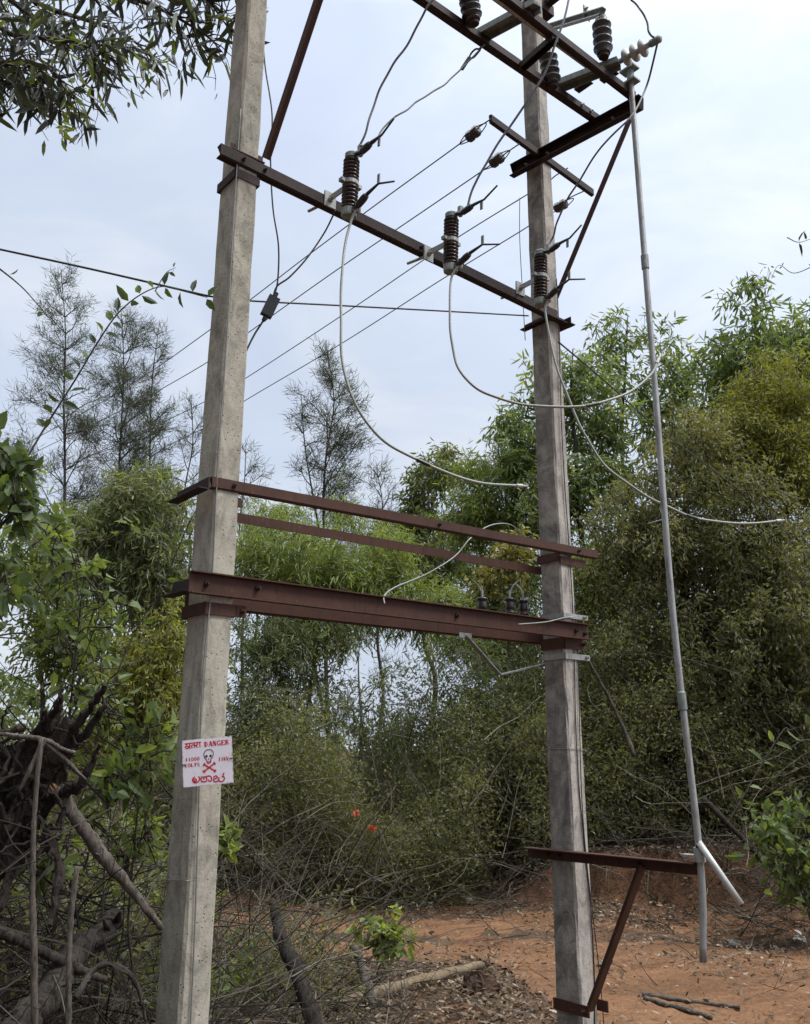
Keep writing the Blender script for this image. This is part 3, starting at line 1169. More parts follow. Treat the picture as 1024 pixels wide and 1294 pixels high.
# line wires with strain insulators, going away to the left
dm = -n
Llab = ['upper line wire leaving the left end of the strain arm', 'second line wire down from the strain arm', 'third line wire, starting behind the stained pole', 'lowest line wire, starting right of the stained pole']
lw = [
    ([(606, 160), (590, 175), (480, 255), (390, 322), (316, 379), (258, 422), (190, 470), (120, 513), (34, 560)], (621, 150), (598, 169)),
    ([(640, 193), (618, 210), (520, 277), (420, 345), (310, 423), (250, 465), (150, 520), (37, 575)], (656, 182), (628, 202)),
    ([(702, 222), (690, 232), (661, 249), (560, 312), (430, 400), (307, 480), (250, 512), (150, 560), (60, 598)], (718, 212), None),
    ([(720, 250), (698, 265), (663, 289), (560, 352), (430, 435), (305, 509), (250, 545), (150, 590), (60, 625)], (741, 240), (709, 260)),
]
Iproto = None
for j, (pts, att, ip) in enumerate(lw):
    at3 = on(att[0], att[1], sp, v44)
    P = [at3] + [on(x, y, at3, dm) for x, y in pts]
    wire(P, .0048, 'wire_mid', Llab[j], 'line wire', 'line_wire', 'line wires running away to the left')
    if ip:
        c = on(ip[0], ip[1], at3, dm)
        d = nrm(P[2] - P[0])
        lab = ('egg strain insulator on the upper line wire by the arm end', 'egg strain insulator on the second line wire, left of the stained pole', '', 'egg strain insulator right of the stained pole beside the brace')[j]
        if Iproto is None:
            rt = root('strain_insulator', lab, 'insulator', c, 'egg strain insulators on the line wires')
            mb = MB()
            lathe(mb, [(.020, -.056), (.036, -.050), (.040, -.042), (.040, -.010), (.034, -.006), (.034, .006), (.040, .010), (.040, .042), (.036, .050), (.020, .056)], Matrix.Rotation(math.pi / 2, 4, 'Y'), 8)
            mb.build('porcelain_egg', M['greyporc'], rt)
            mb = MB()
            for s_ in (-1, 1):
                tube(mb, spline([(s_ * .03, -.036, 0), (s_ * .06, -.032, 0), (s_ * .13, 0, 0), (s_ * .06, .032, 0), (s_ * .03, .036, 0)], 4), .004, 5)
            mb.build('wire_loop', M['wire_mid'], rt)
            Iproto = rt
            o = rt
        else:
            o = copy_tree(Iproto)
            o['label'] = lab
        o.location = c
        o.rotation_euler = Vector(d).to_track_quat('X', 'Z').to_euler()

# messenger wire: left -> pale pole -> stained pole
mA = P1 - n * .1 - u * .02
za = on(263, 374, mA, u)
wire([U(-140, 285, 4.3), U(0, 315, 4.25), U(120, 341, 4.2), za, ], .0058, 'wire_dark', 'black wire coming in from the left to the pale pole', 'wire', 'stay_wire')
wire([za, on(316, 380, mA, u), on(430, 386, mA, u), on(560, 393, mA, u), on(668, 399, mA, u)], .0050, 'wire_dark', 'black wire stretched level between the two poles under the fuses', 'wire', 'stay_wire')
# hanging jointed cable with black box near pale pole
yk = 4.35
wire([U(333, 60, yk), U(336, 90, yk), U(344, 145, yk), U(342, 200, yk), U(345, 262, yk), U(352, 310, yk), U(351, 355, yk), U(345, 378, yk)], .0048, 'wire_dark', 'thin black lead hanging beside the pale pole into the black joint box', 'wire', 'lead_wire')
wire([on(424, 266, F1 + n * .1, u), U(410, 294, yk + .05), U(388, 326, yk + .02), U(366, 350, yk), U(350, 362, yk), U(344, 380, yk)], .0048, 'wire_dark', 'thin black lead looping from the left fuse down to the joint box', 'wire', 'lead_wire')
wire([U(336, 398, yk), U(331, 408, yk), U(322, 422, yk), U(312, 442, yk - .02), U(300, 470, yk - .03), U(296, 480, yk - .05)], .0052, 'wire_dark', 'short black lead from the joint box down behind the pale pole', 'wire', 'lead_wire')
jc = U(341, 388, yk)
rt = root('joint_box', 'small black joint box hanging from leads right of the pale pole', 'box', jc)
mb = MB()
bar(mb, jc + U(347, 376, yk) - jc, jc + U(336, 399, yk) - jc, .062, .045, (1, .3, .5))
mb.build('body', M['black'], rt, jc)
mb = MB()
jd = nrm(U(347, 376, yk) - U(336, 399, yk))
tube(mb, [U(347, 376, yk) - jd * .005, U(347, 376, yk) + jd * .03], .012, 8)
mb.build('gland', M['wire_dark'], rt, jc)
mb = MB()
tube(mb, [U(336, 399, yk) + jd * .005, U(336, 399, yk) - jd * .03], .012, 8)
mb.build('gland', M['wire_dark'], rt, jc)

# earth wires down the poles
cz = lambda z: np.array([.06 * (z - .6) / 5, 0, 0])
pts = []
for z, du, dn in ((4.95, -.066, .09), (4.3, -.068, .098), (3.6, -.062, .104), (3.0, -.066, .106), (2.45, -.055, .107), (2.0, -.07, .112), (1.5, -.05, .114), (1.0, -.03, .116), (.5, -.018, .118), (0, -.01, .122)):
    pts.append(P1 + cz(z) + u * du + n * dn + Zv * z)
wire(pts, .0035, 'wire_grey', 'thin earth wire running down the edge of the pale pole', 'wire', 'earth_wire')
for k, (o1, o2, r_, lab, zt_) in enumerate(((.01, .0, .0035, 'thin earth wire straying down the light face of the stained pole', 4.9), (.035, .02, .0032, 'second slack earth wire bulging off the stained pole near its foot', 2.6))):
    pts = []
    for i in range(14):
        z = zt_ * (1 - i / 13)
        low = max(0, 1 - z / 2.2)
        pts.append(P2 + u * (o1 + .05 * low * math.sin(z * 2.1 + k) + .012 * math.sin(z * 3 + k)) + n * (.094 + .004 * low + o2 * low) + Zv * z)
    wire(pts, r_, 'wire_dark', lab, 'wire', 'earth_wire')
# wire tie round stained pole and pale pole
for P, a, b, z, lab in ((P2, .074, .092, on(718, 947, F2, u)[2], 'thin wire tied round the stained pole at eye level'), (P1, .07, .108, on(245, 1115, F1, u)[2], 'thin wire tied round the pale pole below the sign')):
    mb = MB()
    c = [u * a + n * b, -u * a + n * b, -u * a - n * b, u * a - n * b, u * a + n * b]
    tube(mb, [P + q + Zv * (z + RD.uniform(-.012, .012)) for q in c], .0022, 5)
    single('wire_tie', mb, M['wire_grey'], lab, 'wire')
# curled stub wire on the channel
wc = P1 + n * .06
wire([on(486, 763, cf + n * .05, u), on(486, 753, cf + n * .02, u), on(500, 742, wc, u), on(540, 725, wc - n * .1, u), on(575, 703, wc - n * .15, u), on(595, 680, wc - n * .15, u), on(620, 664, wc - n * .2, u), on(645, 663, wc - n * .2, u), on(662, 678, wc - n * .2, u)],
     .0042, 'cable', 'pale stub wire curling up over the channel beam', 'wire', 'stub_wire')
wire([on(655, 789, cf + n * .06, u), on(690, 786, cf + n * .05, u), on(712, 781, cf + n * .03, u), on(728, 779, cf + n * .02, u)], .004, 'cable', 'pale wire end lying against the right end of the channel', 'wire', 'stub_wire')
wire([on(657, 250, P2 - n * .09, u), on(657, 300, P2 - n * .1, u), on(660, 360, P2 - n * .1, u), on(664, 430, P2 - n * .1, u)], .003, 'wire_grey', 'slack thin wire hanging along the left side of the stained pole', 'wire', 'slack_wire')
wire([U(706, 432, 5.5), U(770, 486, 6.4), U(830, 540, 7.5), U(890, 585, 8.6), U(960, 640, 9.6), U(1000, 680, 10.2)], .006, 'wire_dark', 'dark stay wire running from the stained pole down into the right hand trees', 'wire', 'stay_wire')

# ------------------------------------------------------------------ danger sign
sY = P1[1] - .22
c_tl, c_tr, c_br, c_bl = [U(x, y, sY) for x, y in ((229.8, 934.9), (293, 931), (295.3, 988.2), (232, 996.5))]
cen = (c_tl + c_tr + c_br + c_bl) / 4
ex = nrm((c_tr - c_tl) + (c_br - c_bl))
# swing it so that it lies flat against the front arris, facing the viewer
sw = (np.linalg.norm(c_tr - c_tl) + np.linalg.norm(c_br - c_bl)) / 2
sh = (np.linalg.norm(c_tl - c_bl) + np.linalg.norm(c_tr - c_br)) / 2
ez = np.array([0, 0, 1.0])
ez = nrm(ez - ex * np.dot(ez, ex))
en = np.cross(ex, ez)
sgn = root('danger_sign', 'white danger plate with red lettering and skull wired to the pale pole', 'sign', cen)
mat4 = Matrix(((ex[0], -en[0], ez[0], cen[0]), (ex[1], -en[1], ez[1], cen[1]), (ex[2], -en[2], ez[2], cen[2]), (0, 0, 0, 1)))
sgn.matrix_world = mat4
mb = MB()
prism(mb, (-sw / 2, 0, 0), (sw / 2, 0, 0), box_prof(.0025, sh), (0, 1, 0), (0, 0, 1))
mp_ = m_plain('white enamel plate', (.74, .69, .74), .7, 0, .05, 9, .2)
nt_ = mp_.node_tree
tc_ = nt_.nodes.new('ShaderNodeTexCoord')
sx_ = nt_.nodes.new('ShaderNodeSeparateXYZ')
nt_.links.new(tc_.outputs['Generated'], sx_.inputs[0])
ed = None
for ax_ in ('X', 'Z'):
    a1_ = nt_.nodes.new('ShaderNodeMath')
    a1_.operation = 'SUBTRACT'
    nt_.links.new(sx_.outputs[ax_], a1_.inputs[0])
    a1_.inputs[1].default_value = .5
    a2_ = nt_.nodes.new('ShaderNodeMath')
    a2_.operation = 'ABSOLUTE'
    nt_.links.new(a1_.outputs[0], a2_.inputs[0])
    if ed is None:
        ed = a2_.outputs[0]
    else:
        mx_ = nt_.nodes.new('ShaderNodeMath')
        mx_.operation = 'MAXIMUM'
        nt_.links.new(ed, mx_.inputs[0])
        nt_.links.new(a2_.outputs[0], mx_.inputs[1])
        ed = mx_.outputs[0]
ad_ = nt_.nodes.new('ShaderNodeMath')
ad_.operation = 'MULTIPLY_ADD'
nt_.links.new(noise(nt_, 60, 6, .75, coords(nt_)), ad_.inputs[0])
ad_.inputs[1].default_value = .16
nt_.links.new(ed, ad_.inputs[2])
rm_ = ramp(nt_, ad_.outputs[0], [(.565, (0, 0, 0)), (.60, (1, 1, 1))])
bs_ = nt_.nodes['Principled BSDF']
old = bs_.inputs['Base Color'].links[0].from_socket
dirt = ramp(nt_, noise(nt_, 16, 7, .75, coords(nt_)), [(.52, (1, 1, 1)), (.72, (.80, .76, .70))])
cc_ = mix(nt_, 1.0, old, dirt, 'MULTIPLY')
nt_.links.new(mix(nt_, rm_, cc_, (.20, .075, .035)), bs_.inputs['Base Color'])
mb.build('plate', mp_, sgn)


def ribbon(mb, pts, w, y=-.0018, w2=None):
    """flat stroke of width w (metres) through 2D points (x, z), mitred joints"""
    P = np.asarray(pts, float)
    T = np.gradient(P, axis=0)
    T = T / (np.linalg.norm(T, axis=1, keepdims=True) + 1e-9)
    N = np.stack([-T[:, 1], T[:, 0]], 1)
    A = P + N * w / 2
    Bv = P - N * w / 2
    m_ = len(P)
    V = np.zeros((2 * m_, 3))
    V[:m_, 0], V[:m_, 2] = A[:, 0], A[:, 1]
    V[m_:, 0], V[m_:, 2] = Bv[:, 0], Bv[:, 1]
    V[:, 1] = y - RD.uniform(0, .0006)
    i = np.arange(m_ - 1)
    mb.add(V, np.stack([i, i + m_, i + m_ + 1, i + 1], 1))


def arc(cx, cy, rx, ry, a0, a1, k=12):
    a = np.radians(np.linspace(a0, a1, k))
    return np.stack([cx + rx * np.cos(a), cy + ry * np.sin(a)], 1)


# strokes in a unit box per letter: (points, width)
TK, TN = .36, .13
SER = lambda x, y, h=.17: ([(x - h, y), (x + h, y)], .11)
LET = {
    'D': [([(.2, 0), (.2, 1)], TK), (arc(.28, .5, .45, .46, -90, 90), .17), SER(.16, .05, .16), SER(.16, .95, .16)],
    'A': [([(.12, 0), (.42, 1)], .12), ([(.78, 0), (.48, 1)], TK), ([(.22, .32), (.66, .32)], .1), SER(.12, .05), SER(.78, .05)],
    'N': [([(.16, 0), (.16, 1)], .13), ([(.2, 1), (.74, 0)], TK), ([(.78, 0), (.78, 1)], .13), SER(.14, .05), SER(.78, .95), SER(.16, .95, .12)],
    'G': [(arc(.5, .5, .37, .45, 40, 330), .21), ([(.8, 0.05), (.8, .42)], .2), ([(.55, .42), (.95, .42)], .11)],
    'E': [([(.24, 0), (.24, 1)], TK), ([(.08, .95), (.85, .95)], .12), ([(.08, .05), (.88, .05)], .12), ([(.3, .5), (.66, .5)], .12), ([(.84, .74), (.84, 1)], .1), ([(.87, 0), (.87, .27)], .1)],
    'R': [([(.22, 0), (.22, 1)], TK), (arc(.3, .74, .42, .22, -90, 90), .15), ([(.46, .5), (.82, .02)], .22), SER(.2, .05), SER(.14, .95, .12)],
    'V': [([(.1, 1), (.45, 0)], TK), ([(.84, 1), (.5, 0)], .12), SER(.12, .95), SER(.84, .95, .12)],
    'O': [(arc(.5, .5, .35, .44, 0, 360, 22), .2)],
    'L': [([(.25, 0), (.25, 1)], TK), ([(.08, .05), (.85, .05)], .12), ([(.83, 0), (.83, .3)], .1), SER(.25, .95)],
    'T': [([(.5, 0), (.5, 1)], TK), ([(.08, .94), (.92, .94)], .13), ([(.1, .72), (.1, .98)], .09), ([(.9, .72), (.9, .98)], .09), SER(.5, .05)],
    'S': [(np.vstack([arc(.5, .74, .32, .21, 20, 250, 9), arc(.5, .27, .34, .22, 100, -160, 10)]), .2)],
    '1': [([(.5, 0), (.5, 1)], TK), SER(.5, .05), ([(.28, .8), (.5, .95)], .13)],
    '0': [(arc(.5, .5, .32, .44, 0, 360, 22), .22)],
    'K': [([(.22, 0), (.22, 1)], TK), ([(.3, .42), (.8, 1)], .12), ([(.42, .55), (.84, 0)], .22), SER(.2, .05), SER(.22, .95), SER(.84, .05, .12)],
}


def text(mb, s, x0, x1, z0, z1, slope=0.0):
    k = len(s)
    w = (x1 - x0) / k
    for i, ch in enumerate(s):
        if ch == ' ':
            continue
        for pts, wd in LET[ch]:
            P = np.asarray(pts, float)
            Q = np.stack([x0 + w * (i + .0 + 1.0 * P[:, 0]), z0 + (z1 - z0) * P[:, 1]], 1)
            Q[:, 1] += slope * (Q[:, 0] - x0)
            ribbon(mb, Q, wd * min(w, z1 - z0))


# sign face coordinates: photo crop pixels (from the 7.3x zoom) mapped to the plate
def sg(px, py):
    # bilinear inverse by edges: corners TL(218,255) TR(680,228) BR(697,645) BL(235,703)
    x, y = px, py
    uu, vv = .5, .5
    TL, TR, BR, BL = map(np.array, ((218., 255.), (680., 228.), (697., 645.), (235., 703.)))
    for _ in range(12):
        p = TL * (1 - uu) * (1 - vv) + TR * uu * (1 - vv) + BR * uu * vv + BL * (1 - uu) * vv
        du_ = (TR - TL) * (1 - vv) + (BR - BL) * vv
        dv_ = (BL - TL) * (1 - uu) + (BR - TR) * uu
        A_ = np.array([du_, dv_]).T
        s_ = np.linalg.solve(A_, np.array([x, y]) - p)
        uu += s_[0]
        vv += s_[1]
    return ((uu - .5) * sw, (.5 - vv) * sh)


def textpx(mb, s, x0, y0, x1, y1, hpx):
    """letters standing on the crop-pixel baseline (x0,y0)-(x1,y1), height hpx"""
    a = sg(x0, y0)
    b = sg(x1, y1)
    h = abs(sg(x0, y0)[1] - sg(x0, y0 - hpx)[1])
    text(mb, s, a[0], b[0], a[1], a[1] + h, (b[1] - a[1]) / (b[0] - a[0]))


mb = MB()
textpx(mb, 'DANGER', 427, 321, 660, 304, 46)
mb.build('danger_lettering', M['signred'], sgn)
mb = MB()
textpx(mb, 'VOLTS', 247, 513, 388, 500, 34)
textpx(mb, '11000', 250, 456, 386, 444, 32)
textpx(mb, '11KV', 556, 455, 655, 445, 33)
mb.build('voltage_lettering', M['signred'], sgn)
mb = MB()
KX = lambda pts: [sg(x, y) for x, y in pts]
tw_ = sh * .022
# Devanagari word
for pts in ([(244, 288), (398, 276)], [(290, 284), (293, 333)], [(252, 290), (266, 300), (262, 312), (250, 316), (256, 328), (272, 333), (284, 322), (276, 312), (268, 318)], [(284, 320), (276, 310)],
            [(333, 281), (336, 328)], [(333, 303), (318, 300), (308, 308), (310, 322), (318, 330)], [(348, 280), (360, 284), (362, 298), (350, 303), (344, 304), (366, 326)], [(384, 277), (387, 324)]):
    ribbon(mb, spline(KX(pts), 5) if len(pts) > 2 else KX(pts), tw_ * 1.05)
mb.build('hindi_lettering', M['signred'], sgn)
mb = MB()
# Kannada word
kw = tw_ * 1.25
for pts in ([(342, 600), (327, 612), (321, 632), (332, 652), (354, 653), (373, 643), (385, 622), (383, 604), (372, 597)], [(331, 630), (345, 619), (356, 629), (351, 642), (338, 641), (331, 630)],
            [(396, 602), (420, 600), (448, 594)], [(403, 604), (398, 622), (406, 641), (424, 643), (446, 639), (451, 618), (444, 598)], [(425, 606), (425, 624)],
            [(444, 598), (470, 589), (490, 598), (496, 618), (486, 637), (470, 635), (466, 622)],
            [(512, 604), (524, 590), (542, 590), (547, 604), (530, 612), (515, 618), (515, 634), (532, 641), (552, 634), (561, 614), (562, 598)], [(561, 614), (568, 634), (588, 637), (608, 624), (613, 604), (600, 590), (590, 598)],
            [(600, 588), (604, 568), (613, 560)]):
    ribbon(mb, spline(KX(pts), 5) if len(pts) > 2 else KX(pts), kw)
mb.build('kannada_lettering', M['signred'], sgn)
mb = MB()
# crossed bones
for (a, b) in (((425, 485), (528, 544)), ((522, 474), (425, 550))):
    a2, b2 = sg(*a), sg(*b)
    ribbon(mb, [a2, ((a2[0] + b2[0]) / 2, (a2[1] + b2[1]) / 2), b2], sh * .032)
    dx = np.array(b2) - np.array(a2)
    nx = np.array([-dx[1], dx[0]]) / np.linalg.norm(dx)
    for e in (a2, b2):
        for s_ in (-1, 1):
            c = np.array(e) + nx * s_ * sh * .016
            ribbon(mb, arc(c[0], c[1], sh * .011, sh * .011, 0, 360, 9), sh * .021)
mb.build('crossbones', M['signred'], sgn)
# skull
mb = MB()
sk = lambda pts: np.array([sg(x, y) for x, y in pts])
ribbon(mb, spline(sk([(452, 462), (446, 440), (430, 420), (424, 385), (440, 356), (468, 348), (496, 354), (510, 380), (504, 415), (488, 436), (484, 460)]), 5), sh * .017)
for cx, cy in ((447, 409), (486, 406)):
    c = sg(cx, cy)
    ribbon(mb, arc(c[0], c[1], sh * .014, sh * .016, 0, 360, 12), sh * .028)
c = sg(467, 434)
ribbon(mb, [(c[0] - sh * .008, c[1] - sh * .012), (c[0], c[1] + sh * .014), (c[0] + sh * .008, c[1] - sh * .012)], sh * .014)
mb.build('skull', M['signdark'], sgn)
mb = MB()
ribbon(mb, spline(sk([(450, 448), (456, 466), (470, 472), (484, 466), (490, 446)]), 4), sh * .022)
ribbon(mb, sk([(455, 458), (486, 456)]), sh * .014)
mb.build('skull_teeth', M['signred'], sgn)
# tie wires of the sign
for (a, b) in (((660, 428), (690, 427)), ((226, 488), (256, 489))):
    mb = MB()
    a2, b2 = sg(*a), sg(*b)
    tube(mb, [(a2[0], -.003, a2[1]), (b2[0], -.003, b2[1])], .0022, 5)
    mb.build('tie_wire', M['wire_dark'], sgn)
# backing batten so that the plate rests on the pole
mb = MB()
prism(mb, (-.03, .016, 0), (.03, .016, 0), box_prof(.026, sh * .8), (0, 1, 0), (0, 0, 1))
mb.build('batten', M['deadwood'], sgn)

# ------------------------------------------------------------------ ground and road
xs = np.unique(np.concatenate([np.linspace(-400, -30, 12), np.linspace(-30, -8, 20), np.linspace(-8, 10, 150), np.linspace(10, 30, 20), np.linspace(30, 400, 12)]))
ys = np.unique(np.concatenate([np.linspace(-60, 0, 12), np.linspace(0, 16, 140), np.linspace(16, 40, 30), np.linspace(40, 700, 16)]))
X, Y = np.meshgrid(xs, ys)
Z = hgt(X, Y)
near = ss((14 - np.abs(Y - 8)) / 3) * ss((9 - np.abs(X)) / 2)
Z = Z + near * rng.normal(size=Z.shape) * .004
mb = MB()
i, j = np.meshgrid(np.arange(len(ys) - 1), np.arange(len(xs) - 1), indexing='ij')
w_ = len(xs)
q = np.stack([i * w_ + j, i * w_ + j + 1, (i + 1) * w_ + j + 1, (i + 1) * w_ + j], -1).reshape(-1, 4)
mb.add(np.stack([X, Y, Z], -1).reshape(-1, 3), q)
o = mb.build('ground', M['ground'], None, smooth=True)
tag(o, 'brown soil under leaf litter rising to a bank behind the track', None, None, 'structure')


def road_mask(x, y):
    w = .22 * np.sin(x * 1.9 + .4) + .12 * np.sin(x * 4.7 + y * 2) + .07 * np.sin(x * 11 + y * 7)
    top = 11.2 - 1.55 * ss((x - .3) / 1.3) + w
    low = 8.05 - 3.8 * ss((x - .55) / 1.1) + w * .9
    return (y < top) & (y > low) & (x > -7)


st_ = .085
gx = np.arange(-7, 9, st_)
gy = np.arange(3.6, 11.8, st_)
X, Y = np.meshgrid(gx, gy)
Xj = X + rng.normal(size=X.shape) * .018
Yj = Y + rng.normal(size=X.shape) * .018
Z = hgt(Xj, Yj) + .016 + rng.normal(size=X.shape) * .006
# wheel ruts along the track
Z -= .03 * np.exp(-((Y - 9.0 - .1 * np.sin(X)) / .25) ** 2) + .03 * np.exp(-((Y - 10.3) / .25) ** 2)
mk = road_mask(X[:-1, :-1] + st_ / 2, Y[:-1, :-1] + st_ / 2)
i, j = np.nonzero(mk)
w_ = len(gx)
q = np.stack([i * w_ + j, i * w_ + j + 1, (i + 1) * w_ + j + 1, (i + 1) * w_ + j], -1)
mb = MB()
mb.add(np.stack([Xj, Yj, Z], -1).reshape(-1, 3), q)
o = mb.build('dirt_road', M['road'], None, smooth=True)
tag(o, 'red dirt track crossing behind the poles', None, None, 'structure')

# leaf litter -------------------------------------------------------------------
mb = MB()
N = 170000
x = rng.uniform(-5, 8, N)
y = rng.uniform(3.5, 13, N)
onroad = road_mask(x, y)
clump = np.sin(x * 2.7 + 1.3 * np.sin(y * 1.9)) + np.sin(y * 3.1 + x) + rng.normal(size=N) * .6
bankf = (x > 1.0) & (y > 9.8 - .16 * np.sin(x * 2.6)) & (y < 10.5)
keep = (~onroad & (rng.random(N) < np.where(bankf, .14 + .75 * (np.sin(x * 3.1) + np.sin(x * 7.3 + y * 5) > .1), .92))) | (onroad & (rng.random(N) < .10 + .34 * (clump > 1.0) + .20 * ss((y - 8.2) / .9) * (x > 1.2)))
x, y = x[keep], y[keep]
k = len(x)
z = hgt(x, y) + np.where(onroad[keep], .030, .014) + rng.random(k) * .03
d = rng.normal(size=(k, 3)) * np.array([1, 1, .35])
big = np.where(onroad[keep], rng.uniform(.018, .06, k), rng.uniform(.022, .07, k))
leaves(mb, np.stack([x, y, z], 1), d, big, big * rng.uniform(.22, .5, k), 'sickle', rng.random(k) ** 1.3, flat=.62)
stuff('leaf_litter', mb, M['dry'], 'dry brown leaf litter scattered over the ground', 'leaf litter')

# ------------------------------------------------------------------ vegetation generators


def wander(p, d, L, k, jit, grav=0.0):
    """a wandering polyline"""
    pts = [np.asarray(p, float)]
    d = nrm(d)
    st = L / k
    for _ in range(k):
        d = nrm(d + rng.normal(size=3) * jit + np.array([0, 0, grav]))
        pts.append(pts[-1] + d * st)
    return np.array(pts)


def ellip(px, py, rx, ry, Y, dr=None):
    c = U(px, py, Y)
    m_ = mpp(Y, py)
    return (c, np.array([rx * m_, (dr if dr else (rx + ry) / 2 * m_), ry * m_]))


def sample_ell(ells, N, shell=.5):
    vol = np.array([np.prod(e[1]) for e in ells])
    idx = rng.choice(len(ells), N, p=vol / vol.sum())
    v = nrm(rng.normal(size=(N, 3))) * (rng.random((N, 1)) ** shell)
    c = np.array([e[0] for e in ells])[idx]
    r = np.array([e[1] for e in ells])[idx]
    return c + v * r


def tree(name, label, base, top, ells, ncl, mat, leaf=(.13, .022), per=60, cr=.38, tm='sickle', droop=.6, bark='bark', r0=.07, cat='tree', group=None,
         spread=.6, lean=.06, tbias=0.0, shell=.45, twigs=True, stems=1):
    rt = root(name, label, cat, (base[0], base[1], base[2]), group)
    base = np.asarray(base, float)
    tb = MB()
    nodes = []
    for s_ in range(stems):
        tp = np.asarray(top, float) + (rng.normal(size=3) * np.array([.5, .5, .2]) if s_ else 0)
        H = np.linalg.norm(tp - base)
        tr = [base + (rng.normal(size=3) * .12 * np.array([1, 1, 0]) if s_ else 0)]
        for i in range(1, 9):
            t = i / 8
            tr.append(base + (tp - base) * t + rng.normal(size=3) * np.array([1, 1, .2]) * lean * H * .22 * math.sin(math.pi * min(t, .95)))
        tr = spline(tr, 4)
        rr = r0 * (1 - .86 * np.linspace(0, 1, len(tr))) * (1 if s_ == 0 else .7)
        tube(tb, tr, rr, 7)
        nodes += [(p, r_) for p, r_ in zip(tr[len(tr) // 5:], rr[len(tr) // 5:])]
    C = sample_ell(ells, ncl, shell)
    g_ = hgt(C[:, 0], C[:, 1])
    C = C[C[:, 2] > g_ + .15]
    order = np.argsort(np.linalg.norm(C - np.array([p for p, _ in nodes]).mean(0), axis=1))
    NP = np.array([p for p, _ in nodes])
    NR = np.array([r_ for _, r_ in nodes])
    for ci in order:
        c = C[ci]
        dv = c - NP
        dist = np.linalg.norm(dv, axis=1) + np.maximum(0, -dv[:, 2]) * 1.2 + np.where(dv[:, 2] < .1, .35, 0)
        b = int(np.argmin(dist))
        p = NP[b]
        L = np.linalg.norm(c - p)
        mid = p + (c - p) * .5 + np.array([0, 0, .14 * L]) + rng.normal(size=3) * .06 * L
        q = spline([p, p + (c - p) * .22 + np.array([0, 0, .03 * L]) + rng.normal(size=3) * .03 * L, mid, c], 3)
        rs = min(NR[b] * .75, .010 + .012 * L)
        rr = np.linspace(rs, .005, len(q))
        tube(tb, q, rr, 4, False)
        NP = np.vstack([NP, q[2:]])
        NR = np.concatenate([NR, rr[2:]])
    # leaves
    lb = MB()
    n_ = len(C)
    tws = 5
    td = nrm(rng.normal(size=(n_, tws, 3)) + np.array([0, 0, .15]))
    sc_ = rng.uniform(.55, 1.25, (n_, 1))
    per_c = (1.15 * per * sc_[:, 0] ** 2).astype(int) + 4
    idx = np.repeat(np.arange(n_), per_c)
    K = len(idx)
    tw = rng.integers(0, tws, K)
    s = rng.uniform(.12, 1, K)
    dirs = td[idx, tw]
    ctr = C[idx]
    rad = (cr * sc_[:, 0])[idx]
    p = ctr + dirs * (rad * s)[:, None] + np.array([0, 0, -.28]) * (rad * s * s)[:, None] + rng.normal(size=(K, 3)) * .05 * cr / .38
    d = dirs * .55 + rng.normal(size=(K, 3)) * .5 + np.array([0, 0, -droop])
    ctint = rng.uniform(-.22, .22, n_)[idx]
    tint = np.clip(rng.normal(.45 + tbias, .2, K) + ctint, 0, 1)
    L = leaf[0] * rng.uniform(.6, 1.25, K)
    leaves(lb, p, d, L, leaf[1] * rng.uniform(.7, 1.3, K), tm, tint)
    if twigs:
        for c, ds, r_ in zip(C, td, sc_[:, 0]):
            for dd in ds[:3]:
                tube(tb, [c, c + dd * cr * r_ * .55 + np.array([0, 0, -.05 * cr]), c + dd * cr * r_ + np.array([0, 0, -.28 * cr])], [.005, .004, .002], 3, False)
    tb.build('trunk', M[bark], rt, base, smooth=True)
    lb.build('crown', M[mat], rt, base, tint=True)
    return rt


def gp(px, Y):
    """ground point under a pixel column at depth Y"""
    p = U(px, 900, Y)
    p[2] = float(hgt(p[0], p[1])) - .05
    return p


# --- right hand trees
tree('acacia_tree', 'tall acacia at the right edge, its crown highest against the sky', gp(975, 14), U(955, 400, 14),
     [ellip(945, 385, 36, 42, 14), ellip(975, 460, 85, 60, 14), ellip(1015, 440, 60, 50, 14), ellip(915, 460, 40, 45, 14), ellip(930, 560, 80, 70, 14)], 170, 'acacia', (.19, .042), 54, .42, r0=.10)
tree('acacia_tree', 'slim open acacia between the stained pole and the long pipe', gp(790, 16), U(795, 400, 16),
     [ellip(790, 408, 38, 20, 16), ellip(838, 425, 26, 18, 16), ellip(850, 470, 28, 34, 16), ellip(770, 450, 28, 30, 16), ellip(830, 520, 45, 50, 16)], 70, 'acacia', (.20, .042), 48, .42, r0=.08)
tree('acacia_tree', 'dark leafy acacia directly right of the stained pole', gp(735, 15), U(725, 440, 15),
     [ellip(725, 440, 34, 24, 15), ellip(710, 490, 60, 45, 15), ellip(750, 530, 55, 50, 15), ellip(730, 610, 75, 50, 15), ellip(665, 560, 40, 60, 15)], 135, 'acacia', (.20, .044), 50, .42, r0=.09, tbias=.1)
tree('wattle_tree', 'dense yellow green tree filling the right edge below the tall acacia', gp(990, 12.3), U(985, 520, 12.3),
     [ellip(985, 500, 60, 55, 12.3), ellip(950, 560, 55, 60, 12.3), ellip(1015, 580, 70, 80, 12.3), ellip(905, 590, 40, 50, 12.3)], 290, 'lime', (.11, .018), 95, .36, tm='diamond', r0=.08)
tree('thorn_tree', 'dark olive tangled tree behind the middle of the long pipe', gp(862, 11.8), U(865, 560, 11.8),
     [ellip(880, 560, 62, 66, 11.8), ellip(890, 660, 110, 90, 11.8), ellip(800, 690, 75, 90, 11.8), ellip(980, 740, 90, 110, 11.8)], 430, 'olive', (.085, .026), 95, .36, tm='diamond', r0=.13, bark='char', tbias=.1)
